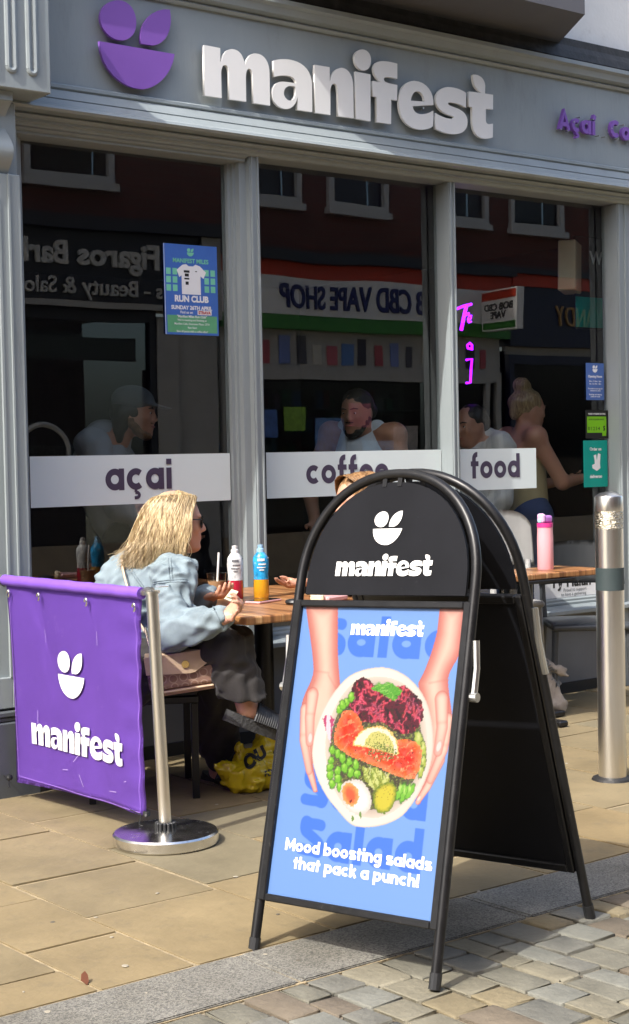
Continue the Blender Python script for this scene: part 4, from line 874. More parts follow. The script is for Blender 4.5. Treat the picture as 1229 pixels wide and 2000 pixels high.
    for k in range(26):
        cx, cy = gr.uniform(2, 84), gr.uniform(455, 500); a = gr.uniform(.9, 2.2); L_ = gr.uniform(10, 24); d, _ = dist([(cx, cy), (cx+L_*math.cos(a), cy+L_*math.sin(a))]); mixm(np.clip(1.2-d/gr.uniform(1.2, 2.4), 0, 1), [S(214, 218, 130), S(160, 180, 70), S(110, 130, 44), S(236, 236, 190)][gr.integers(4)])
    for k in range(90):
        cx, cy = gr.uniform(-70, 175), gr.uniform(492, 640); rr = gr.uniform(.8, 2.2); d = np.hypot(X-cx, Y-cy); mixm(np.clip(1.4-d/rr, 0, 1)*inside(S_['salmon']), S(60, 18, 12) if k % 3 else S(252, 190, 150))
    m = inside(S_['egg']); d, _ = dist(S_['egg'], True); k = np.clip(d/20, 0, 1)[:, None]; mixm(m, S(214, 206, 198)[None]*(1-k)+S(250, 247, 242)[None]*k); m = inside(S_['yolk']); d, _ = dist(S_['yolk'], True); k = np.clip(d/16, 0, 1)[:, None]; mixm(m, S(250, 176, 100)[None]*(1-k)+S(238, 96, 58)[None]*k); mixm(m & (ns(12, 51) > 1.1), S(150, 40, 24)); ellp(-26, 414, 4, 5, 0, S(120, 30, 20))
    for (x, y) in ((-14, 372), (10, 382)): ellp(x, y, 4, 10, .3, S(110, 150, 60))
    X, Y = X0, Y0
    bm_v = [MF @ Vector((x/1000, y/1000, .0015)) for x, y in zip(X, Y)]
    I = np.arange(NX*NY).reshape(NY, NX); F = np.stack([I[:-1, :-1].ravel(), I[:-1, 1:].ravel(), I[1:, 1:].ravel(), I[1:, :-1].ravel()], 1)
    me = bpy.data.meshes.new('poster'); me.vertices.add(len(bm_v)); me.vertices.foreach_set('co', np.array(bm_v, np.float32).ravel())
    me.loops.add(F.size); me.loops.foreach_set('vertex_index', F.ravel().astype(np.int32)); me.polygons.add(len(F)); me.polygons.foreach_set('loop_start', np.arange(0, F.size, 4, dtype=np.int32)); me.polygons.foreach_set('loop_total', np.full(len(F), 4, np.int32))
    me.update(calc_edges=True)
    ca = me.color_attributes.new('Col', 'FLOAT_COLOR', 'POINT'); ca.data.foreach_set('color', np.concatenate([np.clip(C_, 0, 1)*.42, np.ones((len(C_), 1))], 1).astype(np.float32).ravel())
    return me
link('poster', paint_poster(), vcol_mat('poster_print', .3, .15), ab)
wordmark(ab, 'white_vinyl', .000134, .0006, MF @ Matrix.Translation((.027, .846, .0022)))
def flat_text(par, s, h, base, wd, t=.30): 
    o = link('printed_text', stroke_text('printed_text', s, h, t, .11, .45, 'C', .00002, wd), 'white_vinyl', par); o.matrix_local = base; return o
flat_text(ab, 'Mood boosting salads', .0225, MF @ Matrix.Translation((.011, .2695, .0022)), .472); flat_text(ab, 'that pack a punch!', .0225, MF @ Matrix.Translation((.012, .2255, .0022)), .404)

# ------------------------------------------------------------------ barrier
br = thing('cafe_barrier', 'purple cafe barrier banner hung between a chrome post and the pilaster', 'barrier', (2.855, 4.435, 0))
auto_smooth(MB().lathe([(0, 0), (.172, 0), (.178, .006), (.178, .036), (.172, .042), (.12, .046), (.05, .05), (0, .051)], 56).build('base', 'chrome', br), 30)
top = at(297.5, 1152, 5.22); top = Vector((2.83, 4.45, .858)); bl = Vector((2.855, 4.435, 0)); tp = top-bl
auto_smooth(MB().lathe([(0, 0), (.021, 0), (.021, .80), (.0, .80)], 28).build('post', 'steel', br), 40)
pst = br.children[-1]; d_ = tp.normalized(); pst.rotation_euler = d_.to_track_quat('Z', 'Y').to_euler(); pst.location = (0, 0, .045)
cap = auto_smooth(MB().lathe([(0, .797), (.027, .797), (.027, .806), (0, .808)], 28).build('cap', 'steel', br), 40); cap.rotation_euler = pst.rotation_euler; cap.location = (0, 0, .045)
collar = MB()
for k in range(14):
    a = k*2*math.pi/14; collar.box(.022, .036, -.0055, .0055, .046, .072, .003, 1, Matrix.Rotation(a, 4, 'Z'))
collar.build('collar', 'black_plastic', br)
e0 = Vector((2.836, 4.505, .842))-bl; e1 = Vector((2.80, 5.46, .846))-bl
auto_smooth(MB().tube([e0, e1], .011, 10).build('top_bar', 'steel', br))
auto_smooth(MB().tube([e0+Vector((0, -.055, .012)), e0+Vector((0, -.02, .012)), e0+Vector((0, .02, 0))], .008, 8).tube([e0+Vector((.01, -.06, .022)), e0+Vector((.05, -.075, .022))], .003, 6).build('bar_hook', 'steel', br)); auto_smooth(MB().tube([e1+Vector((0, -.02, 0)), e1+Vector((0, .03, .004))], .014, 8).tube([e1+Vector((-.02, .0, -.01)), e1+Vector((.02, .02, -.03))], .006, 6).build('wall_hook', 'zinc', br))
def banner():
    bm = bmesh.new(); NU, NV = 40, 36; G = []
    for j in range(NV+1):
        row = []
        for i in range(NU+1):
            u = i/NU; v = j/NV; p = e0.lerp(e1, .015+u*.955)
            zt, zb = p.z-.012, (.060+.018*(1-u))*1
            pin = 1-.030*math.sin(math.pi*v)*1.2*(1 if u < .5 else 1)
            uu = .015+(.5+(u-.5)*pin)*.955; p = e0.lerp(e1, uu)
            z = zt+(zb-zt)*v+.012*math.sin(math.pi*u)*v
            x = p.x+.012*math.sin(u*math.pi)*math.sin(v*3.0)+.006*math.sin(u*17+v*3)*v*(1-u)+.0028*math.exp(-((u-.06)/.09)**2)*math.sin(v*42)+.010*math.exp(-((u-.80+.5*v*.6)/.05)**2)*max(0, 1-v*1.3)+.025*v*u
            row.append(bm.verts.new((x, p.y+.004*v, z)))
        G.append(row)
    for j in range(NV):
        for i in range(NU): bm.faces.new((G[j][i], G[j][i+1], G[j+1][i+1], G[j+1][i]))
    r = bmesh.ops.solidify(bm, geom=bm.faces[:], thickness=.0016); me = bpy.data.meshes.new('banner'); bm.to_mesh(me); bm.free(); return me
bn = link('banner', banner(), 'purple_fabric', br, smooth=True)
auto_smooth(MB().tube([e0+(e1-e0)*(.01+.965*k/20)+Vector((-.002, 0, -.004+.001*math.sin(k*2))) for k in range(21)], .021, 12).build('sleeve', 'purple_fabric', br))
for u in (.045, .36, .70, .93): 
    p = e0.lerp(e1, u)+Vector((-.014, 0, -.052)); auto_smooth(MB().tube([p+Vector((0, .008*math.cos(a), .013*math.sin(a))) for a in [k*math.pi/6 for k in range(10)]], .0035, 6).build('hook', 'chrome', bn))
for u, s in ((.03, 1), (.965, -1)):
    p = e0.lerp(e1, u); z = .085
    MB().lathe([(0, -.014), (.012, -.008), (.014, 0), (.012, .008), (0, .014)], 12, (p.x-.012+.02*(u < .5), p.y, z)).build('cord_lock', 'black_plastic', bn)
    MB().tube([(p.x-.014, p.y, z), (p.x-.016, p.y+.01*s, z-.035), (p.x-.01, p.y-.012*s, .045)], .002, 6).tube([(p.x-.014, p.y, z), (p.x-.02, p.y+.06, z+.008)], .002, 6).build('cord', 'black_plastic', bn)
# logo on the banner: the face, then the name, on the side that faces the street's left end
bdir = (e0-e1).normalized(); bz = Vector((0, 0, 1)); bnrm = bdir.cross(bz).normalized()
def on_banner(me, u, z, name, m):
    c = e0.lerp(e1, u)
    for v in me.vertices:
        q = c+bdir*v.co.x+bz*(v.co.y)+Vector((0, 0, z-c.z)); uu = (e0.y-q.y)/(e0.y-e1.y); vv = ((e0.z-.012)-q.z)/(e0.z-.012-.06)
        uu = min(.99, max(.0, uu)); vv = min(1, max(0, vv)); xs_ = .012*math.sin(uu*math.pi)*math.sin(vv*3.0)+.006*math.sin(uu*17+vv*3)*vv*(1-uu)+.0028*math.exp(-((uu-.06)/.09)**2)*math.sin(vv*42)+.010*math.exp(-((uu-.80+.5*vv*.6)/.05)**2)*max(0, 1-vv*1.3)+.025*vv*uu
        v.co = (e0.lerp(e1, uu).x+xs_-.0075-v.co.z*.3, q.y, q.z)
    return link(name, me, m, bn)
for k, src in EMB.items(): on_banner(outline_mesh('emblem_piece', shape(src, .00048, -182, 0), .001), .515, .435, 'emblem_piece', 'white_vinyl')
for k, src in WORD.items(): on_banner(outline_mesh('letter', shape(src, .000362, -878, 0), .001), .49, .232, 'letter', 'white_vinyl')

def strip_mesh(x0, y0, x1, y1, wd, n):
    b = bmesh.new(); d_2 = Vector((x1-x0, y1-y0)); nn = Vector((-d_2.y, d_2.x)).normalized()*wd/2; rows = [(b.verts.new((x0+d_2.x*i/n+nn.x, y0+d_2.y*i/n+nn.y, 0)), b.verts.new((x0+d_2.x*i/n-nn.x, y0+d_2.y*i/n-nn.y, 0))) for i in range(n+1)]
    for A, B in zip(rows, rows[1:]): b.faces.new((A[0], A[1], B[1], B[0]))
    me = bpy.data.meshes.new('strip'); b.to_mesh(me); b.free(); return me
pbr('hem_purple', srgb(150, 112, 208), .6, var=.1, scale=60); pbr('painted_glint', srgb(196, 176, 226), .6)
hw = abs(e0.y-e1.y)*.955/2-.03
for (xa, ya, xb, yb_) in ((-hw, .03, hw, .03), (-hw, .03, -hw, .70), (hw, .03, hw, .70)): on_banner(strip_mesh(xa, ya, xb, yb_, .0022, 40), .4925, .06, 'hem_stitch', 'hem_purple')
for (xa, ya, xb, yb_) in ((-.19, .56, -.188, .61), (.17, .58, .172, .63), (-.02, .14, .03, .18), (-.10, .10, -.06, .105), (.22, .07, .27, .075), (.05, .06, .02, .10), (-.27, .25, -.268, .30), (.33, .12, .345, .125)): on_banner(strip_mesh(xa, ya, xb, yb_, .0016, 4), .4925, .06, 'painted_glint', 'painted_glint')  # faint reflections on the banner, painted as thin pale strips

# ------------------------------------------------------------------ bollard
bo = thing('bollard', 'stainless steel bollard with a dark band and dimpled collar', 'bollard', (4.712, 4.086, 0))
auto_smooth(MB().lathe([(0, -.02), (.0545, -.02), (.0545, .745), (0, .745)], 40).build('lower_shaft', 'steel', bo), 30); auto_smooth(MB().lathe([(0, .7452), (.0553, .7452), (.0553, .8328), (0, .8328)], 40).build('dark_band', 'rubber_band', bo), 30)
auto_smooth(MB().lathe([(0, .833), (.0545, .833), (.0545, .985), (0, .985)], 40).build('upper_shaft', 'steel', bo), 30)
pbr('dimple_steel', (.60, .55, .44), .28, 1., var=.5, scale=60, bump=1., bscale=70, stretch=(1, 1, 3)); auto_smooth(MB().lathe([(0, .9852), (.0548, .9852), (.0548, 1.053), (0, 1.053)], 40).build('dimpled_collar', 'dimple_steel', bo), 30)
auto_smooth(MB().lathe([(0, 1.0532), (.0548, 1.0532), (.0555, 1.056), (.0555, 1.106), (.053, 1.112), (.035, 1.124), (.012, 1.129), (0, 1.1295)], 40).build('cap', 'steel', bo), 30)
MB().lathe([(0, -.005), (.085, -.005), (.078, .008), (.056, .014), (0, .014)], 24).build('ground_collar', 'black_plinth', bo)

# ------------------------------------------------------------------ tables
def wood():
    m, N, L, b = node_mat('striped_wood'); g = N.new('ShaderNodeNewGeometry'); mp = N.new('ShaderNodeMapping'); mp.inputs['Scale'].default_value = (30, 1.1, 1.1); mp.inputs['Rotation'].default_value = (0, 0, R_(2)); L.new(g.outputs['Position'], mp.inputs[0])
    n = N.new('ShaderNodeTexNoise'); n.inputs['Scale'].default_value = 1; n.inputs['Detail'].default_value = 4; n.inputs['Distortion'].default_value = .4; L.new(mp.outputs[0], n.inputs['Vector'])
    r = N.new('ShaderNodeValToRGB'); e = r.color_ramp.elements; e[0].position = .32; e[0].color = (.12, .048, .017, 1); e[1].position = .68; e[1].color = (.58, .34, .155, 1)
    for p, c in ((.42, (.24, .10, .036, 1)), (.50, (.44, .21, .08, 1)), (.58, (.25, .11, .04, 1))): q = e.new(p); q.color = c
    L.new(n.outputs[0], r.inputs[0]); L.new(r.outputs[0], b.inputs['Base Color']); b.inputs['Roughness'].default_value = .32
wood()
def table(label, x0, x1, y0, y1, zt):
    cx, cy = (x0+x1)/2, (y0+y1)/2; t = thing('cafe_table', label, 'table', (cx, cy, 0), 0, 'pavement cafe tables')
    MB().box(x0-cx, x1-cx, y0-cy, y1-cy, zt-.030, zt, .006, 2).build('table_top', 'striped_wood', t)
    auto_smooth(MB().lathe([(0, .0), (.038, 0), (.038, zt-.031), (0, zt-.031)], 24).build('column', 'black_metal', t), 30)
    MB().box(-.24, .24, -.03, .03, .004, .03, .006).box(-.03, .03, -.24, .24, .005, .031, .006).build('foot', 'black_metal', t); MB().box(-.17, .17, -.17, .17, zt-.045, zt-.0305, .002).build('top_plate', 'black_metal', t)
    return t
ZT = .722
table('striped wooden cafe table in front of the blonde woman', 3.27, 4.22, 4.52, 5.60, ZT); table('striped wooden cafe table behind the pavement sign, holding the pink bottle', 5.05, 5.84, 5.10, 5.40, ZT)

# ------------------------------------------------------------------ chairs
gx, gy = .87, -.49; ga = math.atan2(gy, gx)
ch = thing('metal_chair', 'black metal chair with a thin cushion under the blonde woman', 'chair', (3.25, 5.21, 0), ga)
for (lx, ly) in ((.195, -.195), (.195, .195), (-.195, -.195), (-.195, .195)): MB().box(lx-.013, lx+.013, ly-.013, ly+.013, 0, .365, .002).build('leg', 'black_metal', ch)
MB().box(-.21, .21, -.21, .21, .3655, .392, .003).build('seat_frame', 'black_metal', ch); MB().box(-.205, .21, -.208, .208, .3925, .43, .014, 2).build('cushion', 'black_cushion', ch)
for s in (-1, 1): MB().box(-.208, -.182, s*.195-.013, s*.195+.013, .393, .74, .002).build('back_post', 'black_metal', ch)
MB().box(-.206, -.186, -.18, .18, .62, .735, .004).build('backrest', 'black_metal', ch)
def shell_chair(label, loc, rz, m, w=.24, seat=.44, top=.80, dp=.22, cat='chair'):
    c = thing('plastic_chair', label, cat, loc, rz, 'plastic pavement chairs')
    b = MB()
    # seat pan with rolled edge
    for i in range(1): b.box(-dp, dp, -w, w, seat-.035, seat, .016, 3)
    auto_smooth(b.build('seat', m, c), 40)
    n = 26; rows = []
    bm = bmesh.new()
    for j in range(9):
        v = j/8; z = seat+.17+(top-seat-.17)*v; row = []
        for i in range(n+1):
            a = -1.25+2.5*i/n; zz = z-(.08*(abs(a)/1.25)**3)*v; rr = w+.02; row.append(bm.verts.new((-rr*math.cos(a)*.9-.02-.03*v, rr*math.sin(a)*1.05, zz)))
        rows.append(row)
    for A, B in zip(rows, rows[1:]):
        for i in range(n): bm.faces.new((A[i], A[i+1], B[i+1], B[i]))
    bmesh.ops.solidify(bm, geom=bm.faces[:], thickness=.012); me = bpy.data.meshes.new('backrest'); bm.to_mesh(me); bm.free(); link('backrest', me, m, c, smooth=True)
    for (lx, ly, ox, oy) in ((dp-.04, -w+.02, .04*dp/.22, -.02), (dp-.04, w-.02, .04*dp/.22, .02), (.04-dp, -w+.02, -.06*dp/.22, -.02), (.04-dp, w-.02, -.06*dp/.22, .02)): auto_smooth(MB().tube([(lx+ox, ly+oy, 0), (lx, ly, seat-.02), (lx-.0, ly*1.05, seat+.2) if lx < 0 else (lx-.02, ly, seat-.01)], [.014, .018, .014], 10).build('leg', m, c))
    return c
pbr('charcoal_plastic', (.045, .05, .055), .42, var=.1); pbr('pale_grey_plastic', (.40, .40, .39), .45, var=.06)
shell_chair('charcoal plastic chair half hidden behind the steel bollard', (5.99, 5.36, 0), R_(-128), 'charcoal_plastic', .20, .44, .83)
shell_chair('pale grey round-backed child seat between the far table and the window', (5.685, 5.545, 0), R_(-110), 'pale_grey_plastic', .115, .55, 1.0, .10)

# ------------------------------------------------------------------ drinks and small things
glass_mat('clear_plastic', (.93, .94, .94), .03, 1.45)
def liquid(name, col, tr=.6): return pbr(name, col, .08, var=.05, coat=.3)
def bottle(label, p, liq, label_m, cap_m, clear_top):
    b = thing('drink_bottle', label, 'bottle', p, 0, 'drinks bottles on the cafe table')
    auto_smooth(MB().lathe([(0, 0), (.029, 0), (.031, .004), (.0315, .05), (.030, .075), (0, .075)], 28).build('drink', liq, b), 40)
    auto_smooth(MB().lathe([(.0305, .0755), (.029, .095), (.031, .115), (.0325, .14), (.030, .165), (.018, .182), (.014, .186)], 28).build('label_sleeve', label_m, b), 60)
    auto_smooth(MB().lathe([(0, .184), (.0155, .184), (.0155, .198), (.011, .200), (.012, .214), (.0, .216)], 20).build('cap', cap_m, b), 40)
    auto_smooth(MB().lathe([(.0325, .0), (.033, .03), (.032, .07), (.0312, .0755)], 28).build('clear_wall', 'clear_plastic', b), 60)
    return b
liquid('red_juice', (.55, .02, .05)); liquid('amber_juice', (.75, .36, .02)); pbr('white_label', (.68, .70, .70), .35, var=.35, scale=60); pbr('blue_label', srgb(40, 150, 205), .35, var=.5, scale=45, wear=((.7, .75, .78), .35, 40)); pbr('cap_white', (.78, .78, .76), .4); pbr('cap_blue', srgb(150, 190, 220), .4)
bottle('drinks bottle of red juice with a white label on the cafe table', (3.69, 5.17, ZT), 'red_juice', 'white_label', 'cap_white', 0); bottle('drinks bottle of amber juice with a bright blue label on the cafe table', (3.79, 5.13, ZT), 'amber_juice', 'blue_label', 'cap_blue', 0)
for bt, mt in ((bpy.data.objects['drink_bottle'], 'riser_grey'), (bpy.data.objects['drink_bottle.001'], 'cap_white')):
    for k, (z_, h_, a0, a1) in enumerate(((.150, .010, -2.6, -1.7), (.134, .006, -2.5, -1.5), (.122, .004, -2.7, -1.6), (.112, .004, -2.4, -1.8), (.160, .004, -1.2, -.6))):
        b_ = bmesh.new(); rows = []
        for q in range(9):
            a = a0+(a1-a0)*q/8; r_ = .0331; rows.append((b_.verts.new((r_*math.cos(a), r_*math.sin(a), z_)), b_.verts.new((r_*math.cos(a), r_*math.sin(a), z_+h_))))
        for A, B in zip(rows, rows[1:]): b_.faces.new((A[0], B[0], B[1], A[1]))
        me = bpy.data.meshes.new('label_print'); b_.to_mesh(me); b_.free(); link('label_print', me, mt, bt)
cp = thing('iced_coffee_cup', 'clear plastic cup of milky iced coffee with a white straw', 'cup', (3.66, 5.26, ZT))
auto_smooth(MB().lathe([(0, .001), (.028, .001), (.036, .07), (0, .07)], 28).build('coffee', liquid('milky_coffee', (.42, .25, .13)), cp), 40); auto_smooth(MB().lathe([(0, 0), (.03, 0), (.041, .10), (.043, .102), (.041, .104)], 28).build('cup_wall', 'clear_plastic', cp), 50)
auto_smooth(MB().tube([(.0, .0, .02), (.012, -.004, .185)], .0045, 8).build('straw', 'cap_white', cp))
ph = thing('phone', 'pink cased phone lying face up by the amber bottle', 'phone', (3.665, 4.95, ZT), R_(18)); MB().box(-.075, .075, -.037, .037, .0005, .010, .004, 2).build('case', pbr('pink_case', (.62, .36, .36), .4), ph); MB().box(-.071, .071, -.034, .034, .0101, .0112).build('screen', pbr('screen', (.008, .008, .01), .06), ph)
tag(auto_smooth(MB().lathe([(0, 0), (.034, .0), (.040, .008), (.036, .016), (.02, .020), (0, .020)], 28).build('earphone_case', 'black_plastic', None)), 'round black earphone case at the table edge beside the sign', 'case').location = (3.70, 4.79, ZT+.0005)
pu = thing('purse', 'small pink and cream purse on the table seen through the sign gap', 'purse', (3.86, 4.78, ZT), .3); MB().box(-.07, .07, -.045, .045, 0.0005, .024, .006).build('body', 'pink_case', pu); MB().box(-.09, -.071, -.03, .03, .0005, .035, .005).build('flap', pbr('cream', (.66, .57, .42), .6), pu)
# pink flask
fk = thing('water_bottle', 'pale pink flask with a magenta ring and lilac lid on the far table', 'bottle', (5.60, 5.26, ZT)); pbr('pink_paint', (.74, .36, .40), .38, var=.04); pbr('magenta', (.60, .04, .24), .4); pbr('lilac', (.42, .18, .52), .4); pbr('lilac_pale', (.66, .42, .66), .4); pbr('button_blue', (.35, .55, .68), .4)
auto_smooth(MB().lathe([(0, 0), (.037, 0), (.039, .004), (.039, .15), (.0375, .178), (.0375, .205), (0, .205)], 32).build('body', 'pink_paint', fk), 35); auto_smooth(MB().lathe([(0, .2052), (.039, .2052), (.039, .226), (0, .226)], 32).build('ring', 'magenta', fk), 35)
MB().box(-.014, .036, -.02, .02, .2262, .262, .010, 2).build('lid', 'lilac', fk); MB().box(-.036, -.012, -.021, .021, .2262, .272, .010, 2).build('spout_cover', 'lilac_pale', fk); MB().box(-.039, -.0362, -.010, .010, .230, .246).build('button', 'button_blue', fk)
tag(auto_smooth(MB().lathe([(0, 0), (.02, 0), (.024, .012), (.016, .02), (0, .022)], 16).build('tea_light', pbr('wax', (.6, .5, .2), .4), None)), 'small yellow candle holder on the far table beside the grey chair', 'candle').location = (5.42, 5.25, ZT+.0005)

# ------------------------------------------------------------------ bags
def weave_mat():
    m, N, L, b = node_mat('monogram'); tc = N.new('ShaderNodeTexCoord'); v = N.new('ShaderNodeTexVoronoi'); v.inputs['Scale'].default_value = 26; v.inputs['Randomness'].default_value = .25; L.new(tc.outputs['Object'], v.inputs['Vector'])
    r = N.new('ShaderNodeValToRGB'); r.color_ramp.interpolation = 'CONSTANT'; e = r.color_ramp.elements; e[0].color = (.27, .145, .10, 1); e[1].position = .34; e[1].color = (.46, .31, .23, 1); q = e.new(.44); q.color = (.33, .195, .14, 1)
    L.new(v.outputs['Distance'], r.inputs[0]); L.new(r.outputs[0], b.inputs['Base Color']); b.inputs['Roughness'].default_value = .5
weave_mat(); pbr('tan_leather', (.62, .45, .30), .45, var=.08, bump=.1, bscale=120); pbr('tan_dark', (.40, .24, .16), .5)
bgp = at(352, 1300, 5.72); bag = thing('handbag', 'tan and brown monogram handbag resting on the chair edge', 'handbag', (bgp.x, bgp.y, bgp.z)); bag.rotation_euler = (R_(6), R_(-7), math.atan2(-.55, .835))
MB().box(-.122, .122, -.028, .030, -.075, .045, .010, 2).build('body', 'monogram', bag); MB().box(-.116, .116, -.022, .034, -.100, -.0755, .008, 2).build('gusset', 'tan_dark', bag); MB().box(-.112, .112, -.03, .042, -.088, -.080, .003).build('trim', 'tan_leather', bag)
fp = [(-.125, .056), (.122, .056), (.128, .02), (.05, -.022), (.03, -.024), (-.125, -.008)]
auto_smooth(MB().prism(fp, Matrix.Translation((0, -.034, 0)) @ XZ, .006).box(-.124, .121, -.034, .034, .0465, .0565, .004).build('flap', 'tan_leather', bag), 30)
MB().lathe([(0, -.002), (.014, -.002), (.014, .002), (0, .002)], 16, (0, 0, 0)).build('clasp', pbr('gold', (.70, .52, .25), .25, 1.), bag, loc=(.02, -.0425, .012), rot=(R_(90), 0, 0))
chn = MB()
for k in range(26):
    p = at(292+14*math.sin(k*.16), 1248-k*2.6+6, 5.74)-bgp; q = at(292+14*math.sin((k+.8)*.16), 1248-(k+.8)*2.6+6, 5.74)-bgp
# strap over the shoulder and chain drop, kept in world axes through the bag's inverse rotation
bri = bag.rotation_euler.to_matrix().to_4x4().inverted()
def bl_(px, py, d): return bri @ (at(px, py, d)-bgp)
auto_smooth(MB().tube([bl_(*q) for q in ((240, 1085, 5.93), (239, 1105, 5.865), (244, 1128, 5.83), (256, 1170, 5.80), (272, 1215, 5.77), (284, 1235, 5.755))], .0045, 6).build('strap', 'tan_leather', bag))
cm = MB()
for k in range(22):
    t_ = k/21; p = bl_(284+10*t_, 1228+42*t_, 5.75-.02*t_); cm.lathe([(0, -.005), (.0055, -.003), (.0055, .003), (0, .005)], 8, p)
cm.build('chain', pbr('pale_gold', (.80, .72, .58), .3, 1.), bag)
# yellow carrier bag
pbr('yellow_plastic', (.60, .46, .012), .25, var=.12, scale=10, bump=.25, bscale=18, coat=.2)
yb = at(500, 1500, 6.2); yb = Vector((3.56, 4.93, 0))
S1 = SDF((3.30, 4.72, -.01), (3.84, 5.20, .30), .007)
S1.ell((yb.x+.01, yb.y, .055), (.125, .085, .065)).cone((yb.x-.03, yb.y, .06), (yb.x-.145, yb.y+.03, .115), .055, .004, .04).cone((yb.x+.02, yb.y, .08), (yb.x+.11, yb.y-.01, .21), .065, .03, .05).cone((yb.x+.0, yb.y+.03, .08), (yb.x-.02, yb.y+.03, .17), .04, .006, .03).cut((0, 0, .002), (0, 0, 1)).folds(.013, [(40, 25, 60, 1.5, .3), (-30, 55, 35, 1.2, 1.7), (70, -20, 20, .9, 2.5)]).folds(.008, [(120, 60, 90, 2.5, .3), (-90, 130, 70, 2.2, 1.7)])
ybo = tag(link('carrier_bag', S1.mesh('carrier_bag', 0), 'yellow_plastic'), 'crumpled yellow plastic carrier bag with black print under the table', 'bag')
def wrap(name, s, size, c, right, up, nrm, target, m, lift=.004, par=None, bold=.03):
    "print lettering that follows a soft surface"
    me = text_mesh(name, s, size, 0, bold*size, 'CENTER'); bm = bmesh.new(); bm.from_mesh(me)
    bmesh.ops.triangulate(bm, faces=bm.faces[:]); bmesh.ops.subdivide_edges(bm, edges=bm.edges[:], cuts=1)
    for v in bm.verts:
        p = Vector(c)+right*v.co.x+up*v.co.y; ok, hit, n, _ = target.ray_cast(p+nrm*.3, -nrm)
        v.co = (hit+nrm*lift) if ok else p
    bm.to_mesh(me); bm.free(); return link(name, me, m, par)
bpy.context.view_layer.update()
vr = Vector((.80, -.60, 0)); vn = Vector((-.60, -.80, 0))
wrap('print', 'OU', .06, (yb.x+.03, yb.y-.02, .115), (vr+Vector((0, 0, .55))).normalized(), Vector((-.3, .2, .8)).normalized(), vn, ybo, 'ink_black', par=ybo, bold=.06); wrap('print', 'FD', .028, (yb.x+.055, yb.y-.06, .062), vr, Vector((0, 0, 1)), vn, ybo, 'ink_black', par=ybo)
# tote bag against the chair
pbr('canvas', (.36, .315, .27), .8, var=.12, scale=20, bump=.2, bscale=200)
tb = Vector((5.715, 5.34, 0)); S2 = SDF((5.4, 5.05, -.01), (6.05, 5.63, .46), .008)
S2.cone((tb.x-.015, tb.y, .05), (tb.x-.105, tb.y+.06, .33), .075, .06, .04, flat=((.6, .8, 0), 1.5)).ell((tb.x-.01, tb.y, .045), (.085, .07, .05)).cone((tb.x-.09, tb.y+.03, .27), (tb.x+.045, tb.y-.05, .215), .026, .012, .012).cone((tb.x-.06, tb.y+.0, .245), (tb.x+.05, tb.y-.06, .19), .014, .010, .01).cut((0, 0, .002), (0, 0, 1)).folds(.008, [(50, 20, 14, 1.4, .1), (-25, 60, 22, 1.1, 1.2)]).folds(.006, [(110, 90, 40, 2.4, .1), (-95, 120, 60, 2.1, 1.2)])
tbo = tag(link('tote_bag', S2.mesh('tote_bag', 1), 'canvas'), 'slumped beige canvas tote with dark script beside the charcoal chair', 'bag'); bpy.context.view_layer.update()
wrap('print', 'Boutique', .05, (tb.x-.02, tb.y, .21), (vr*.5+Vector((0, 0, -.85))).normalized(), (vr*.85+Vector((0, 0, .5))).normalized(), vn, tbo, 'riser_grey', par=tbo)
# neon inside
ne = thing('neon_sign', 'violet neon script glowing inside the right window', 'neon sign', (6.31, 6.5, 1.95)); emit('neon', (.25, .004, 1.0), 3.2)
def npath(name, pts, r=.008): 
    MB().tube([tuple(Vector(ony_(px, py, 6.5))-Vector((6.31, 6.5, 1.95))) for px, py in pts], r, 8).build(name, 'neon', ne)
def ony_(px, py, y):
    d = (_f + _r*((px-614.5)/FPX) - _u*((py-1000)/FPX)); return CAMP+d*(y/d.y)
npath('tube_letter', [(893, 603), (905, 598), (921, 594)]); npath('tube_letter', [(911, 598), (906, 620), (901, 645)], .010); npath('tube_letter', [(906, 617), (916, 612)]); npath('tube_letter', [(914, 628), (920, 622), (921, 616), (917, 616), (914, 624), (916, 630), (921, 628)], .005)
npath('tube_letter', [(922, 682), (914, 680), (913, 674), (918, 670), (922, 674), (922, 684)], .007); npath('tube_letter', [(911, 703), (922, 701), (920, 725), (919, 747), (911, 748)], .007)
# counter and lamp deep in the room
ct = thing('serving_counter', 'dark serving counter at the back of the cafe', 'counter', (5.2, 9.4, .1)); MB().box(-2.0, 1.6, -.3, .3, 0, 1.0, .01).build('front', 'interior_wall', ct); MB().box(-2.05, 1.65, -.33, .33, 1.001, 1.04, .005).build('worktop', 'interior_pale', ct)
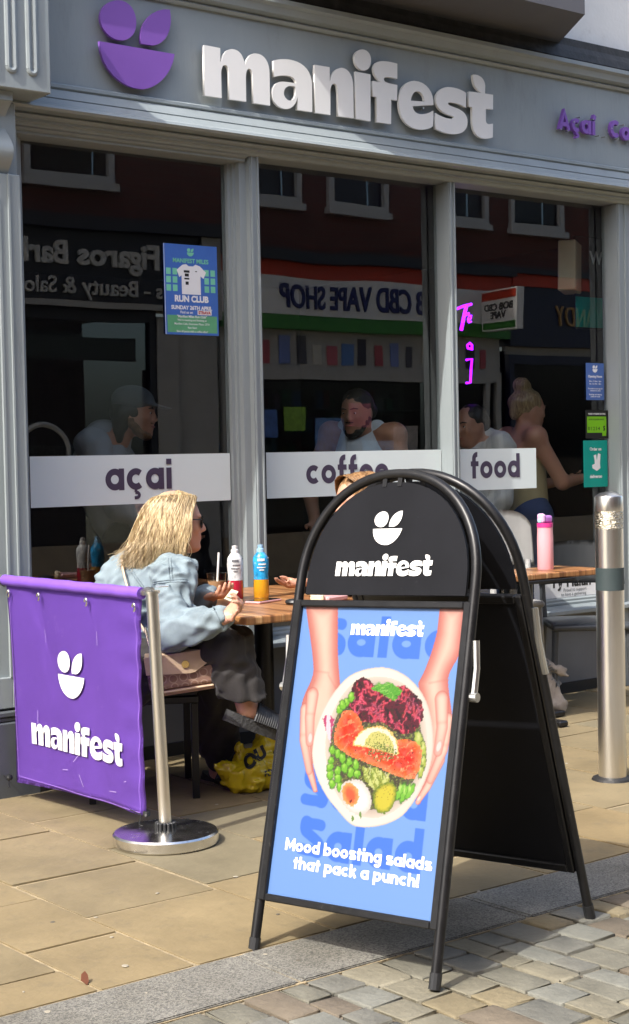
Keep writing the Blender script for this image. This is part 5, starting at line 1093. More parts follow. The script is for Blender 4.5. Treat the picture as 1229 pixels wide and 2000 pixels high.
# ------------------------------------------------------------------ people
def skin_mat(name, col):
    m = pbr(name, col, .45, var=.08, scale=18, bump=.05, bscale=200); b = m.node_tree.nodes['Principled BSDF']; b.inputs['Subsurface Weight'].default_value = .12; b.inputs['Subsurface Radius'].default_value = (.01, .004, .002); return m
skin_mat('skin_fair', (.58, .30, .20)); skin_mat('skin_tan', (.36, .18, .11)); skin_mat('skin_mid', (.48, .24, .155))
pbr('denim', (.20, .255, .28), .85, var=.25, scale=12, bump=.10, bscale=700, wear=((.10, .15, .19), .5, 9))
pbr('denim_seam', (.15, .195, .22), .8, var=.2, scale=60); pbr('dark_trousers', (.022, .019, .018), .8, var=.2, bump=.15, bscale=150, sheen=.1); pbr('black_cloth', (.012, .012, .014), .8, var=.2); pbr('hoodie_grey', (.34, .36, .38), .85, var=.12, bump=.2, bscale=120)
pbr('vest_grey', (.50, .54, .56), .8, var=.06); pbr('cream_knit', (.62, .52, .30), .8, var=.08); pbr('white_hoodie', (.62, .62, .60), .85, var=.06); pbr('jeans_blue', (.05, .09, .22), .8, var=.15); pbr('dark_hair', (.018, .013, .010), .5, var=.3, scale=60); pbr('brown_hair', (.20, .105, .05), .45, var=.4, scale=50); pbr('cap_grey', (.10, .11, .12), .8, var=.1)
pbr('rubber_sole', (.018, .018, .018), .6, var=.1, bump=.5, bscale=60); pbr('lens', (.02, .012, .01), .08, var=.05); pbr('lip', (.45, .14, .12), .45); pbr('eye_white', (.7, .68, .65), .3); pbr('eye_dark', (.02, .013, .01), .2)
def blonde_mat(name, dark, mid, light):
    m, N, L, b = node_mat(name); g = N.new('ShaderNodeNewGeometry'); mp = N.new('ShaderNodeMapping'); mp.inputs['Scale'].default_value = (120, 120, 7); L.new(g.outputs['Position'], mp.inputs[0])
    n = N.new('ShaderNodeTexNoise'); n.inputs['Scale'].default_value = 1; n.inputs['Detail'].default_value = 5; L.new(mp.outputs[0], n.inputs['Vector'])
    r = N.new('ShaderNodeValToRGB'); e = r.color_ramp.elements; e[0].position = .3; e[0].color = (*dark, 1); e[1].position = .7; e[1].color = (*light, 1); q = e.new(.5); q.color = (*mid, 1)
    L.new(n.outputs[0], r.inputs[0]); L.new(r.outputs[0], b.inputs['Base Color']); b.inputs['Roughness'].default_value = .38; b.inputs['Anisotropic'].default_value = .5
blonde_mat('blonde_hair', (.20, .125, .055), (.50, .38, .205), (.72, .59, .38)); blonde_mat('brunette_hair', (.09, .045, .02), (.22, .12, .05), (.42, .25, .12)); blonde_mat('ash_hair', (.16, .10, .05), (.32, .22, .11), (.5, .38, .2))
A3 = lambda v: np.array(v, float)
def head(S, c, f, u, neck, s=1., fem=True):
    f = A3(f); u = A3(u); u = u-f*(u@f); f /= np.linalg.norm(f); u /= np.linalg.norm(u); l = np.cross(u, f); c = A3(c); ax = (f, l, u); P = lambda a, b, d: c+(f*a+l*b+u*d)*s
    S.ell(P(-.008, 0, .025), A3((.096, .074, .093))*s, ax, .02); S.ell(P(.038, 0, -.022), A3((.054, .058, .082))*s, ax, .03)
    S.cone(P(.02, 0, -.045), P(.066, 0, -.092), .052*s, .024*s, .03); S.ell(P(.084, 0, -.094), A3((.017, .019, .015))*s, ax, .015)
    for q in (-1, 1):
        S.cone(P(.0, q*.052, -.03), P(.055, q*.028, -.09), .022*s, .016*s, .03); S.ell(P(.064, q*.036, -.02), A3((.024, .022, .022))*s, ax, .02)
        S.ell(P(.100, q*.031, .008), A3((.016, .018, .011))*s, ax, .012, sub=True); S.ell(P(.079, q*.031, .007), A3((.0125, .0125, .0115))*s, ax, .003)
        S.ell(P(.082, q*.030, .024), A3((.010, .022, .008))*s, ax, .012); S.ell(P(-.008, q*.076, -.008), A3((.019, .007, .031))*s, ax, .006); S.ell(P(.097, q*.011, -.030), A3((.009, .007, .006))*s, ax, .006)
    S.cone(P(.088, 0, .018), P(.110, 0, -.024), .0075*s, .0105*s, .014); S.ell(P(.0895, 0, -.0535), A3((.009, .021, .006))*s, ax, .008); S.ell(P(.088, 0, -.064), A3((.0095, .018, .006))*s, ax, .008)
    S.ell(P(.066, 0, -.056), A3((.027, .034, .030))*s, ax, .022); S.cone(P(-.02, 0, -.05), A3(neck), .050*s, .056*s, .03); return c, f, l, u
def hand(S, wr, d, nrm, thumb, curl=.5, s=1., curls=None):
    "palm, four unequal fingers bent at the knuckles, thumb leaving the palm's side"
    d = A3(d); d /= np.linalg.norm(d); nrm = A3(nrm); nrm = nrm-d*(nrm@d); nrm /= np.linalg.norm(nrm); lat = np.cross(nrm, d)*thumb; wr = A3(wr)
    S.cone(wr-d*.02*s, wr+d*.02*s, .024*s, .026*s, .015, flat=(nrm, 1.3)); S.cone(wr+d*.02*s, wr+d*.070*s, .030*s, .036*s, .015, flat=(nrm, 2.1))
    for i, (o, ln) in enumerate(((.028, .068), (.010, .077), (-.009, .072), (-.027, .056))):
        p = wr+d*(.078-.004*i)*s+lat*o*s; ang = 0; c = (curls[i] if curls else curl); v = d
        for k, fr in enumerate((.44, .31, .25)):
            ang += c*(.7, .9, .6)[k]; v = d*math.cos(ang)-nrm*math.sin(ang)+lat*o*.8*(1 if k == 0 else .3); q = p+v*ln*fr*s
            S.cone(p, q, (.0092-.0009*k)*s, (.0084-.0009*k)*s, .004); p = q
    p = wr+d*.022*s+lat*.026*s; q = p+(d*.55+lat*.75-nrm*.35)*.036*s; S.cone(p, q, .013*s, .0105*s, .010); r = q+(d*.9+lat*.1-nrm*.45)*.030*s; S.cone(q, r, .0102*s, .0086*s, .004); S.cone(r, r+(d*.95-nrm*.3)*.018*s, .0085*s, .007*s, .004)
def limbs(S, J, arm=(.045, .036, .026), leg=(.075, .052, .036), k=.025):
    for q in 'RL':
        S.cone(J['sh'+q], J['el'+q], arm[0], arm[1], k); S.cone(J['el'+q], J['wr'+q], arm[1], arm[2], k)
        S.cone(J['hip'+q], J['kn'+q], leg[0], leg[1], k); S.cone(J['kn'+q], J['an'+q], leg[1]*1.0, leg[2], k)
        S.cone(J['an'+q], J['to'+q], .036, .028, .02); S.cone(J['ch'], J['sh'+q], .07, .05, .04); S.cone(J['nk']-Vector((0, 0, .02)), J['sh'+q]+Vector((0, 0, .012)), .045, arm[0], .04)
    S.cone(J['pe'], J['ch'], .115, .12, .05); S.cone(J['ch'], J['nk'], .105, .055, .05); S.cone(J['hipR'], J['hipL'], .085, .085, .04)
def bounds(J, m=.16):
    a = np.array([A3(v) for v in J.values()]); return a.min(0)-m, a.max(0)+m
def strands(bm, roots, path_fn, n, rad, seed):
    g = random.Random(seed)
    for i in range(n):
        pts = path_fn(g, i/n); m = len(pts); r = rad*g.uniform(.6, 1.2); prev = None; rings = []
        for k, p in enumerate(pts):
            a = pts[max(0, k-1)]; b = pts[min(m-1, k+1)]; t = (b-a).normalized(); nx = t.orthogonal().normalized() if prev is None else (prev-t*prev.dot(t)).normalized(); prev = nx; ny = t.cross(nx)
            rr = r*(1-.75*(k/(m-1))**3); rings.append([bm.verts.new(p+(nx*math.cos(q*2.094)+ny*math.sin(q*2.094))*rr) for q in range(3)])
        for A, B in zip(rings, rings[1:]):
            for q in range(3): bm.faces.new((A[q], A[(q+1) % 3], B[(q+1) % 3], B[q]))
def bez(p, n=12):
    "smooth line through the given points"
    o = []; Q = [p[0]]+list(p)+[p[-1]]; seg = len(p)-1
    for i in range(1, len(Q)-2):
        for k in range(max(2, n//seg)):
            t = k/max(2, n//seg); a, b, c, d = Q[i-1:i+3]; o.append(.5*(2*b+(c-a)*t+(2*a-5*b+4*c-d)*t*t+(3*b-a-3*c+d)*t**3))
    return o+[p[-1]]

# --- blonde woman seated at the table
J = dict(pe=at(272, 1300, 6.0), ch=at(288, 1165, 5.99), nk=at(322, 1098, 5.98), hd=at(343, 1019, 5.98), shR=at(342, 1128, 5.83), elR=at(337, 1236, 5.69), wrR=at(436, 1207, 5.57), shL=at(292, 1116, 6.12), elL=at(348, 1204, 6.12), wrL=at(405, 1167, 5.98),
         hipR=at(276, 1308, 5.92), knR=at(444, 1262, 5.74), anR=at(484, 1385, 5.76), toR=at(542, 1410, 5.79), hipL=at(268, 1308, 6.08), knL=at(428, 1290, 6.13), anL=at(428, 1506, 6.30), toL=at(474, 1530, 6.24))
lo, hi = bounds(J, .17); S = SDF(lo, hi, .0048)
limbs(S, J); F_ = Vector((.93, -.36, -.06)); U_ = Vector((.12, -.04, 1))
hc, hf, hl, hu = head(S, J['hd'], F_, U_, J['nk'])
hand(S, J['wrR'], at(466, 1181, 5.55)-J['wrR'], Vector((.25, .55, -.8)), 1, .55, .92, (.95, .85, .8, .75)); hand(S, J['wrL'], at(450, 1158, 5.90)-J['wrL'], Vector((.1, -.8, -.45)), -1, .5, .9)
wo = tag(link('person', S.mesh('person', 1), 'skin_fair'), 'blonde person in a pale denim jacket sitting sideways at the near table', 'person')
lo, hi = bounds({k: J[k] for k in ('pe', 'ch', 'nk', 'shR', 'elR', 'wrR', 'shL', 'elL', 'wrL')}, .15); S = SDF(lo, hi, .0055)
S.cone(J['pe']+Vector((.02, 0, .04)), J['ch'], .135, .150, .06).cone(J['ch'], J['nk'], .140, .075, .07).ell(at(248, 1160, 6.0), (.11, .13, .15), None, .08)
for q, sg_ in (('R', 1), ('L', -1)):
    S.cone(J['ch']+(J['nk']-J['ch'])*.35, J['sh'+q], .095, .078, .06); S.cone(J['sh'+q], J['el'+q], .078, .070, .035); S.cone(J['el'+q], J['el'+q].lerp(J['wr'+q], .84), .068, .050, .03); S.cone(J['el'+q].lerp(J['wr'+q], .80), J['el'+q].lerp(J['wr'+q], .95), .047, .044, .008)
S.folds(.012, [(34, 12, 46, 1.6, .2), (-22, 40, 30, 1.8, 1.4), (48, 30, -26, 1.2, 2.2)]).folds(.007, [(90, 40, 60, 2.2, .7), (-50, 70, 95, 2.4, 2.1)])
S.cone(J['nk']+Vector((-.05, .05, -.005)), J['nk']+Vector((.05, .08, .0)), .026, .022, .01); S.cone(J['nk']+Vector((-.05, .05, -.005)), J['nk']+Vector((.0, -.06, -.01)), .026, .022, .01); S.cone(J['nk']+Vector((-.062, .03, .0)), J['nk']+Vector((-.045, -.03, -.004)), .026, .026, .01)
jk = link('denim_jacket', S.mesh('denim_jacket', 1), 'denim', wo); bpy.context.view_layer.update()
def seam(name, pxs, d0, m='denim_seam', r=.0022, tgt=None):
    pts = []
    for (a, b) in pxs:
        o_ = CAMP; dr = (at(a, b, 1)-CAMP).normalized(); ok, hit, n, _ = (tgt or jk).ray_cast(o_, dr)
        if ok and abs((hit-CAMP).length-d0) < .6: pts.append(hit+n*.0006)
    if len(pts) > 2: MB().tube(bez(pts, len(pts)*3), r, 5).build(name, m, tgt or jk)
def dense(p, n=6): 
    o = []
    for a, b in zip(p, p[1:]): o += [(a[0]+(b[0]-a[0])*k/n, a[1]+(b[1]-a[1])*k/n) for k in range(n)]
    return o+[p[-1]]
for off in (0, 5): seam('seam', dense([(329+off, 1090), (330+off, 1110), (333+off, 1135)]), 5.9)
for off in (0, 4): seam('seam', dense([(300, 1136+off), (330, 1133+off), (366, 1132+off)]), 5.9)
for off in (0, 5): seam('seam', dense([(238+off, 1092), (256+off, 1118), (276+off, 1146)]), 5.9)
seam('seam', dense([(414, 1180), (424, 1200), (436, 1226)]), 5.7)
# trousers
lo, hi = bounds({k: J[k] for k in ('pe', 'hipR', 'knR', 'anR', 'hipL', 'knL', 'anL')}, .17); S = SDF(lo, hi, .0065)
S.cone(J['pe'], J['pe']+Vector((0, 0, .06)), .145, .13, .05).cone(J['hipR'], J['hipL'], .115, .115, .05)
for q in 'RL':
    S.cone(J['hip'+q], J['kn'+q], .105, .082, .04)
    T_ = SDF(lo, hi, .0065); a_, b_ = J['kn'+q], J['an'+q]; T_.cone(a_, a_.lerp(b_, 1.15), .082, .078, .01, flat=(A3((_r.x, _r.y, 0)), .92)); hem = a_.lerp(b_, .80 if q == 'R' else .90); ax_ = (a_-b_).normalized(); T_.cut(hem, ax_+Vector((.25*_r.x, .25*_r.y, 0)))
    hh = np.maximum(.03-np.abs(T_.D-S.D), 0)/.03; S.D = np.minimum(S.D, T_.D)-hh*hh*.0075
S.cut((0, 0, .02), (0, 0, 1)); S.folds(.006, [(70, 50, 60, 2.2, .4), (-80, 60, 50, 2.0, 1.1)]); S.folds(.012, [(30, 20, 16, 1.5, .5), (-26, 34, 22, 1.4, 1.9), (44, -14, 30, 1.1, .9)])
tr = link('trousers', S.mesh('trousers', 1), 'dark_trousers', wo)
# sandals
def sandal(an, to, lab):
    d = (to-an); d.z *= .9; L_ = .255; d.normalize(); side = d.cross(Vector((0, 0, 1))).normalized(); up = side.cross(d)
    M = Matrix(((d.x, side.x, up.x, 0), (d.y, side.y, up.y, 0), (d.z, side.z, up.z, 0), (0, 0, 0, 1))); M.translation = an-d*.075-up*.068
    pl = [(L_*(.5-.5*math.cos(a)) if a <= math.pi else L_*(.5-.5*math.cos(a)), (.040+.012*(.5-.5*math.cos(a)))*math.sin(a)) for a in [k*2*math.pi/28 for k in range(28)]]
    auto_smooth(MB().prism(pl, M, .042).build('sandal_sole', 'rubber_sole', wo), 40)
    bm = MB()
    for k in range(15):
        x = .105+k*.0085; bm.tube([M @ Vector((x, s_*.052*math.cos(th) if False else .053*math.cos(th), .040+.060*math.sin(th)*(1-.022*k))) for th in [i*math.pi/10 for i in range(11)] for s_ in (1,)], .0075, 6)
    auto_smooth(bm.build('sandal_strap', 'black_plastic', wo), 60)
    return M
sandal(J['anR'], J['toR'], 'r'); sandal(J['anL'], J['toL'], 'l')
# feet are re-shaped bare toes under the strap: part of the body; sunglasses
PH = lambda a, b, c: Vector(hc+hf*a+hl*b+hu*c)
for q in (-1, 1):
    ln = [PH(.106-.016*(1+math.cos(t))**1.3*.62, q*(.034+.029*math.cos(t)), .002+.023*math.sin(t)-.004*math.cos(t)) for t in [k*2*math.pi/18 for k in range(18)]]
    b = bmesh.new(); vs = [b.verts.new(p) for p in ln]; b.faces.new(vs); bmesh.ops.solidify(b, geom=b.faces[:], thickness=.003); me = bpy.data.meshes.new('sunglasses_lens'); b.to_mesh(me); b.free(); link('sunglasses_lens', me, 'lens', wo)
    MB().tube([PH(.084, q*.064, .012), PH(.05, q*.074, .012), PH(.0, q*.078, .008)], .0028, 6).build('sunglasses_arm', 'black_plastic', wo)
MB().tube([PH(.100, -.012, .012), PH(.104, 0, .013), PH(.100, .012, .012)], .0022, 6).build('sunglasses_bridge', 'black_plastic', wo)
auto_smooth(MB().tube([PH(.087, -.021, -.056), PH(.0945, -.010, -.055), PH(.0955, 0, -.0565), PH(.0945, .010, -.055), PH(.087, .021, -.056)], [.002, .0038, .0040, .0038, .002], 8).build('lips', 'lip', wo)); auto_smooth(MB().tube([PH(.087, -.019, -.060), PH(.0935, 0, -.0635), PH(.087, .019, -.060)], [.002, .0045, .002], 8).build('lips', 'lip', wo))
# hair: soft volume plus strands
lo, hi = A3(J['hd'])-A3((.34, .26, .30)), A3(J['hd'])+A3((.2, .26, .16)); S = SDF(lo, hi, .006)
S.ell(PH(-.020, 0, .026), (.088, .073, .086), (hf, hl, hu), .012)
for q in (-1, 1):
    S.cone(PH(.012, q*.060, .03), PH(-.015, q*.072, -.09), .018, .014, .02); S.cone(PH(-.015, q*.072, -.09), PH(-.015, q*.076, -.14), .014, .006, .02); S.cone(PH(-.06, q*.045, .0), PH(-.115, q*.045, -.12), .032, .022, .03); S.cone(PH(-.115, q*.045, -.12), PH(-.175, q*.035, -.155), .020, .006, .02)
S.cone(PH(-.07, 0, .0), PH(-.125, 0, -.12), .05, .032, .04)
S.ell(PH(.085, 0, -.02), (.075, .062, .085), (hf, hl, hu), .01, sub=True); S.folds(.004, [(60, 50, 8, 1.5, .3), (-70, 40, 10, 1.2, 1.1)])
hr = link('hair', S.mesh('hair', 2), 'blonde_hair', wo)
bm = bmesh.new()
def hair_path(g, t):
    q = g.choice((-1, -1, -1, 1)); al = g.random()        # al: 0 front lock .. 1 back
    w1 = g.gauss(0, .006); root = PH(.072-.145*al+g.uniform(-.006, .006), q*g.uniform(.002, .018), .116-.022*abs(al-.45)*2+.004*g.random()); 
    p1 = PH(.066-.155*al, q*(.050+.018*math.sin(al*2.4)), .085-.01*al+w1); p2 = PH(.045-.175*al, q*(.086-.03*al*al+.005*g.random()), .02+w1)
    p3 = PH(.028-.185*al+g.gauss(0, .006), q*(.094+.012*g.random()-.045*al*al), -.055)
    ln = g.uniform(.55, 1.05); p4 = PH(.018-.20*al+g.gauss(0, .008), q*(.094+.016*g.random()-.05*al*al), -.055-.075*ln)
    p5 = PH(.016-.24*al**1.2+g.gauss(0, .009), q*(.088+.02*g.random()-.04*al), -.075-(.125-.03*al)*ln+g.gauss(0, .008))
    cu_ = .006*math.sin(t*9); p4 = p4+Vector(hl)*cu_; p5 = p5+Vector(hl)*cu_*-1.2+Vector(hf)*cu_
    return bez([root, p1, p2, p3, p4, p5], 15)
strands(bm, None, hair_path, 3800, .0013, 3)
me = bpy.data.meshes.new('hair_strands'); bm.to_mesh(me); bm.free(); link('hair_strands', me, 'blonde_hair', wo, smooth=True)
# folded wrapper held in the hands
wp = thing('wrapper', 'small folded paper wrapper held in the seated woman\'s hands', 'wrapper', at(452, 1163, 5.72)); wp.rotation_euler = (.4, -.6, .3); link('paper', MB().box(-.028, .028, -.014, .014, -.002, .002).mesh('paper'), pbr('wrapper_paper', (.55, .52, .36), .4, var=.3, scale=80), wp); o = link('fold', MB().box(-.02, .026, -.012, .012, .003, .006).mesh('fold'), 'wrapper_paper', wp); o.rotation_euler = (0, .2, .1)

# --- companion, behind the pavement sign
V = Vector
def seated(name, label, p, yaw, skin, top_m, leg_m, hair_m, lean=.12):
    c, s = math.cos(yaw), math.sin(yaw); W_ = lambda x, y, z: V((p[0]+c*x-s*y, p[1]+s*x+c*y, z))
    K = dict(pe=W_(0, 0, .51), ch=W_(lean*.7, 0, .82), nk=W_(lean+.04, 0, .97), hd=W_(lean+.10, 0, 1.095), shR=W_(lean*.8, -.17, .91), shL=W_(lean*.8, .17, .91), elR=W_(.14, -.22, .72), elL=W_(.14, .22, .72), wrR=W_(.36, -.16, .77), wrL=W_(.36, .12, .77),
             hipR=W_(0, -.09, .50), hipL=W_(0, .09, .50), knR=W_(.40, -.1, .50), knL=W_(.40, .1, .50), anR=W_(.36, -.1, .09), anL=W_(.36, .1, .09), toR=W_(.5, -.1, .045), toL=W_(.5, .1, .045))
    S = SDF(*bounds(K, .17), .009); limbs(S, K); f_ = V((c, s, -.1)); hd_ = head(S, K['hd'], f_, V((0, 0, 1)), K['nk'])
    for q, t in (('R', 1), ('L', -1)): hand(S, K['wr'+q], f_, V((0, 0, -1)), t, .4)
    o = tag(link('person', S.mesh('person', 1), skin), label, 'person')
    S = SDF(*bounds({k: K[k] for k in ('pe', 'ch', 'nk', 'shR', 'shL', 'elR', 'elL', 'wrR', 'wrL')}, .15), .010); S.cone(K['pe'], K['ch'], .14, .145, .06).cone(K['ch'], K['nk'], .13, .07, .06)
    for q in 'RL': S.cone(K['ch'], K['sh'+q], .09, .07, .05); S.cone(K['sh'+q], K['el'+q], .068, .06, .03); S.cone(K['el'+q], K['el'+q].lerp(K['wr'+q], .9), .058, .045, .03)
    S.folds(.008, [(34, 12, 46, 1.6, .2), (-22, 40, 30, 1.8, 1.4)]); link('jacket', S.mesh('jacket', 1), top_m, o)
    S = SDF(*bounds({k: K[k] for k in ('pe', 'hipR', 'hipL', 'knR', 'knL', 'anR', 'anL')}, .14), .012); S.cone(K['hipR'], K['hipL'], .12, .12, .05)
    for q in 'RL': S.cone(K['hip'+q], K['kn'+q], .1, .078, .04); S.cone(K['kn'+q], K['an'+q], .078, .055, .03)
    link('trousers', S.mesh('trousers', 1), leg_m, o)
    S = SDF(A3(K['hd'])-.3, A3(K['hd'])+.2, .009); a_ = (hd_[1], hd_[2], hd_[3]); Q = lambda a, b, d: hd_[0]+hd_[1]*a+hd_[2]*b+hd_[3]*d
    S.ell(Q(-.02, 0, .03), (.103, .088, .098), a_, .02).cone(Q(-.06, .03, 0), Q(-.09, .05, -.2), .065, .04, .04).cone(Q(-.06, -.03, 0), Q(-.09, -.05, -.2), .065, .04, .04).ell(Q(.09, 0, -.03), (.07, .06, .085), a_, .01, sub=True)
    hr_ = link('hair', S.mesh('hair', 2), hair_m, o); b = bmesh.new(); HV = lambda *a: V(Q(*a))
    def pth(g, t):
        q = g.choice((-1, 1)); al = g.random(); return bez([HV(.07-.14*al, q*.01, .122), HV(.06-.15*al, q*.06, .10), HV(.03-.17*al, q*.092, .02), HV(.0-.16*al, q*.095, -.08), HV(-.01-.15*al+g.gauss(0, .01), q*.09, -.2+g.gauss(0, .02))], 10)
    strands(b, None, pth, 220, .0032, 5); me = bpy.data.meshes.new('hair_strands'); b.to_mesh(me); b.free(); link('hair_strands', me, hair_m, o, smooth=True)
    return o
seated('person', 'brown-haired person in black seated behind the pavement sign', (4.40, 5.00), R_(180), 'skin_fair', 'black_cloth', 'black_cloth', 'brunette_hair', .10)

copy_tree(ch, (4.46, 5.0, 0), R_(180), 'black metal chair under the brown-haired person behind the pavement sign', 'black metal chairs')
ch['group'] = 'black metal chairs'
# --- people standing inside
def standing(label, px, py, d, yaw, skin, top, legs, hair, pose=None, floor=.1, face=None, build=1.):
    H_ = at(px, py, d); k = (H_.z-floor)/1.615; c, s = math.cos(yaw), math.sin(yaw)
    W_ = lambda x, y, z: V((H_.x+(c*x-s*y)*k, H_.y+(s*x+c*y)*k, floor+z*k))
    K = dict(pe=W_(-.03, 0, .95), ch=W_(-.04, 0, 1.26), nk=W_(-.02, 0, 1.47), hd=H_, shR=W_(-.04, -.18*build, 1.39), shL=W_(-.04, .18*build, 1.39), elR=W_(-.02, -.25*build, 1.12), elL=W_(-.02, .25*build, 1.12), wrR=W_(.18, -.2, .98), wrL=W_(.18, .2, .98),
             hipR=W_(-.03, -.09, .92), hipL=W_(-.03, .09, .92), knR=W_(-.01, -.1, .5), knL=W_(-.01, .1, .5), anR=W_(-.03, -.1, .08), anL=W_(-.03, .1, .08), toR=W_(.12, -.11, .04), toL=W_(.12, .11, .04))
    for kk, v in (pose or {}).items(): K[kk] = W_(*v)
    S = SDF(*bounds(K, .17), .0095); limbs(S, K, (.052*build, .042*build, .028)); f_ = V((c, s, -.12)) if face is None else V(face); hd_ = head(S, H_, f_, V((0, 0, 1)), K['nk'])
    for q, t in (('R', 1), ('L', -1)): hand(S, K['wr'+q], (K['wr'+q]-K['el'+q]), V((0, 0, -1)), t, .5)
    o = tag(link('person', S.mesh('person', 1), skin), label, 'person')
    S = SDF(*bounds({q: K[q] for q in ('pe', 'ch', 'nk', 'shR', 'shL', 'elR', 'elL', 'wrR', 'wrL')}, .16), .010); S.cone(K['pe'], K['ch'], .135*build, .145*build, .06)
    if top[1] == 'vest':
        for q in 'RL': S.cone(K['ch'], K['sh'+q].lerp(K['nk'], .50)+V((0, 0, .020)), .122*build, .048, .03)
    elif top[1] == 'halter': S.cut(K['ch']+V((0, 0, .06)), (0, 0, -1))
    else:
        S.cone(K['ch'], K['nk'], .13, .07, .06)
        for q in 'RL': S.cone(K['ch'], K['sh'+q], .1, .075, .05); S.cone(K['sh'+q], K['el'+q], .075, .066, .03); S.cone(K['el'+q], K['el'+q].lerp(K['wr'+q], .9), .062, .05, .03)
        if top[1] == 'hood': b_ = V((-c, -s, 0)); S.cone(K['nk']+b_*.07+V((-s*.07, c*.07, .0)), K['nk']+b_*.07+V((s*.07, -c*.07, .0)), .06, .06, .04); S.cone(K['nk']+b_*.08, K['nk']+b_*.11-V((0, 0, .1)), .075, .05, .04)
        S.folds(.007, [(34, 12, 46, 1.6, .2), (-22, 40, 30, 1.8, 1.4)])
    link('top', S.mesh('top', 1), top[0], o)
    S = SDF(*bounds({q: K[q] for q in ('pe', 'hipR', 'hipL', 'knR', 'knL', 'anR', 'anL')}, .14), .012); S.cone(K['hipR'], K['hipL'], .115, .115, .05).cone(K['pe'], K['pe']+V((0, 0, .05)), .13, .125, .04)
    for q in 'RL': S.cone(K['hip'+q], K['kn'+q], .098, .07, .04); S.cone(K['kn'+q], K['an'+q], .07, .055, .03)
    link('trousers', S.mesh('trousers', 1), legs, o)
    S = SDF(A3(H_)-.3, A3(H_)+.25, .0085); a_ = (hd_[1], hd_[2], hd_[3]); Q = lambda a, b, d: hd_[0]+hd_[1]*a+hd_[2]*b+hd_[3]*d
    kind = hair[1]
    if kind == 'short': S.ell(Q(-.018, 0, .042), (.096, .080, .084), a_, .015).cone(Q(-.06, .04, .0), Q(-.07, -.04, .0), .045, .045, .02).ell(Q(.09, 0, -.028), (.075, .075, .085), a_, .006, sub=True)
    elif kind == 'bun': S.ell(Q(-.02, 0, .035), (.1, .082, .090), a_, .015).ell(Q(-.06, 0, .135), (.052, .055, .045), a_, .02).cone(Q(-.08, 0, .02), Q(-.09, 0, -.04), .05, .03, .03).ell(Q(.09, 0, -.025), (.07, .068, .085), a_, .006, sub=True)
    elif kind == 'back': S.ell(Q(-.02, 0, .035), (.098, .081, .088), a_, .015).cone(Q(-.07, 0, .0), Q(-.11, 0, -.12), .06, .03, .03).ell(Q(.095, 0, -.035), (.07, .062, .085), a_, .006, sub=True)
    else: S.ell(Q(-.02, 0, .0), (.098, .084, .09), a_, .015).cone(Q(-.05, .05, -.02), Q(-.05, .06, -.13), .04, .025, .03).cone(Q(-.05, -.05, -.02), Q(-.05, -.06, -.13), .04, .025, .03).ell(Q(.09, 0, -.02), (.07, .066, .09), a_, .006, sub=True)
    if kind != 'cap': S.folds(.004, [(80, 60, 40, 1.5, .3), (-70, 90, 60, 1.2, 1.1)])
    link('hair', S.mesh('hair', 1), hair[0], o)
    HV = lambda *a: V(Q(*a))
    for q in (-1, 1):
        MB().lathe([(0, -.0115), (.008, -.0085), (.0115, 0), (.008, .0085), (0, .0115)], 12, HV(.0795, q*.031, .007)).build('eye', 'eye_white', o, smooth=True); MB().lathe([(0, -.006), (.0055, 0), (0, .006)], 10, HV(.0885, q*.031, .006)).build('iris', 'eye_dark', o)
        auto_smooth(MB().tube([HV(.094, q*.012, .026), HV(.094, q*.032, .031), HV(.082, q*.05, .026)], [.003, .0042, .0025], 6).build('eyebrow', hair[0] if hair[0] != 'ash_hair' else 'brown_hair', o))
    MB().tube([HV(.096, -.022, -.057), HV(.103, 0, -.0575), HV(.096, .022, -.057)], [.003, .005, .003], 6).build('lips', 'lip', o)
    return o, hd_, K, HV
def beard(o, HV, hd_, m):
    S = SDF(A3(hd_[0])-.16, A3(hd_[0])+.16, .005); a_ = hd_[1:]; Q = lambda a, b, d: hd_[0]+hd_[1]*a+hd_[2]*b+hd_[3]*d
    S.cone(Q(.022, 0, -.05), Q(.068, 0, -.096), .056, .030, .03)
    for q in (-1, 1): S.cone(Q(.0, q*.056, -.03), Q(.055, q*.03, -.092), .026, .021, .03)
    S.ell(Q(.09, 0, -.040), (.014, .028, .006), a_, .006); S.ell(Q(.1, 0, -.058), (.02, .024, .010), a_, .004, sub=True); S.ell(Q(.07, 0, .03), (.1, .1, .066), a_, .006, sub=True); S.folds(.002, [(160, 120, 140, 1.5, .3)]); link('beard', S.mesh('beard', 1), m, o)
CR = math.atan2(_r.y, _r.x)      # yaw that faces the picture's right
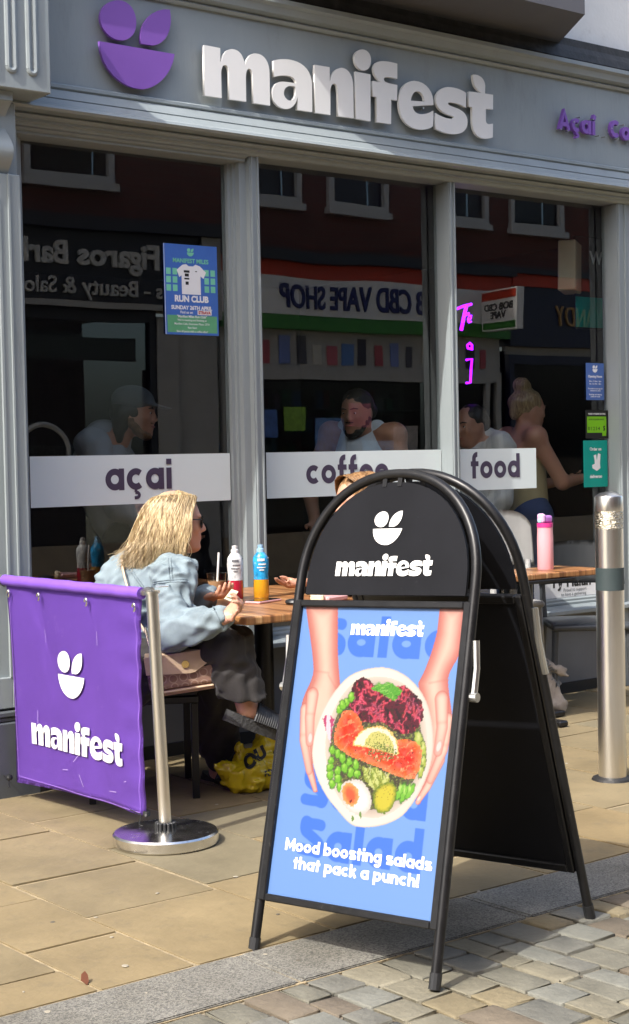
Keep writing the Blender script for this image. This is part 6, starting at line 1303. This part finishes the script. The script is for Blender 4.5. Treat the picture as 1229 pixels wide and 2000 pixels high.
o, h_, K, HV = standing('bearded person in a grey sleeveless vest behind the middle window', 697, 806, 8.15, CR+R_(-118), 'skin_tan', ('vest_grey', 'vest'), 'black_cloth', ('dark_hair', 'short'), {'ch': (-.08, 0, 1.33), 'nk': (-.045, 0, 1.52), 'shR': (-.07, -.21, 1.49), 'shL': (-.07, .21, 1.47), 'elR': (.02, -.32, 1.18), 'elL': (-.02, .30, 1.2)}, build=1.08); beard(o, HV, h_, 'dark_hair')
o, h_, K, HV = standing('person in a grey hooded top and grey cap behind the left window', 262, 806, 7.4, CR+R_(-8), 'skin_mid', ('hoodie_grey', 'hood'), 'black_cloth', ('dark_hair', 'cap'), {'ch': (-.20, 0, 1.30), 'nk': (-.10, 0, 1.49), 'shR': (-.18, -.19, 1.45), 'shL': (-.18, .19, 1.45)}); beard(o, HV, h_, 'brown_hair')
S = SDF(A3(h_[0])-.2, A3(h_[0])+.25, .007); S.ell(h_[0]+h_[3]*.055-h_[1]*.012, (.104, .086, .075), h_[1:], .01); S.cone(h_[0]+h_[3]*.05+h_[1]*.06, h_[0]+h_[3]*.036+h_[1]*.155, .055, .03, .02, flat=(h_[3], 5)); link('cap', S.cut(h_[0]+h_[3]*.02, h_[3]).mesh('cap', 2), 'cap_grey', o)
o, h_, K, HV = standing('dark-haired person in a pale hooded top behind the right window', 920, 832, 8.85, CR+R_(-140), 'skin_mid', ('white_hoodie', 'hood'), 'jeans_blue', ('dark_hair', 'back'), {'ch': (-.10, 0, 1.32), 'nk': (-.05, 0, 1.51), 'shR': (-.09, -.19, 1.475), 'shL': (-.09, .19, 1.475)})
o, h_, K, HV = standing('bare-backed person with a fair bun holding a phone behind the right window', 1032, 800, 9.15, CR+R_(24), 'skin_fair', ('cream_knit', 'halter'), 'jeans_blue', ('ash_hair', 'bun'), {'ch': (-.07, 0, 1.29), 'shR': (-.05, -.17, 1.43), 'shL': (-.06, .17, 1.43), 'elR': (.10, -.24, 1.14), 'wrR': (.32, -.14, 1.16), 'elL': (.08, .24, 1.1), 'wrL': (.3, .1, 1.14)})
pp = tag(link('held_phone', MB().box(-.07, .07, -.035, .035, -.004, .004, .003).mesh('held_phone'), 'screen'), 'dark phone held out by the bare-backed person indoors', 'phone'); pp.location = K['wrR'].lerp(K['wrL'], .4)+V((.09*math.cos(CR), .09*math.sin(CR), .03)); pp.rotation_euler = (.5, -.2, CR)
# inside seating seen low in the left window
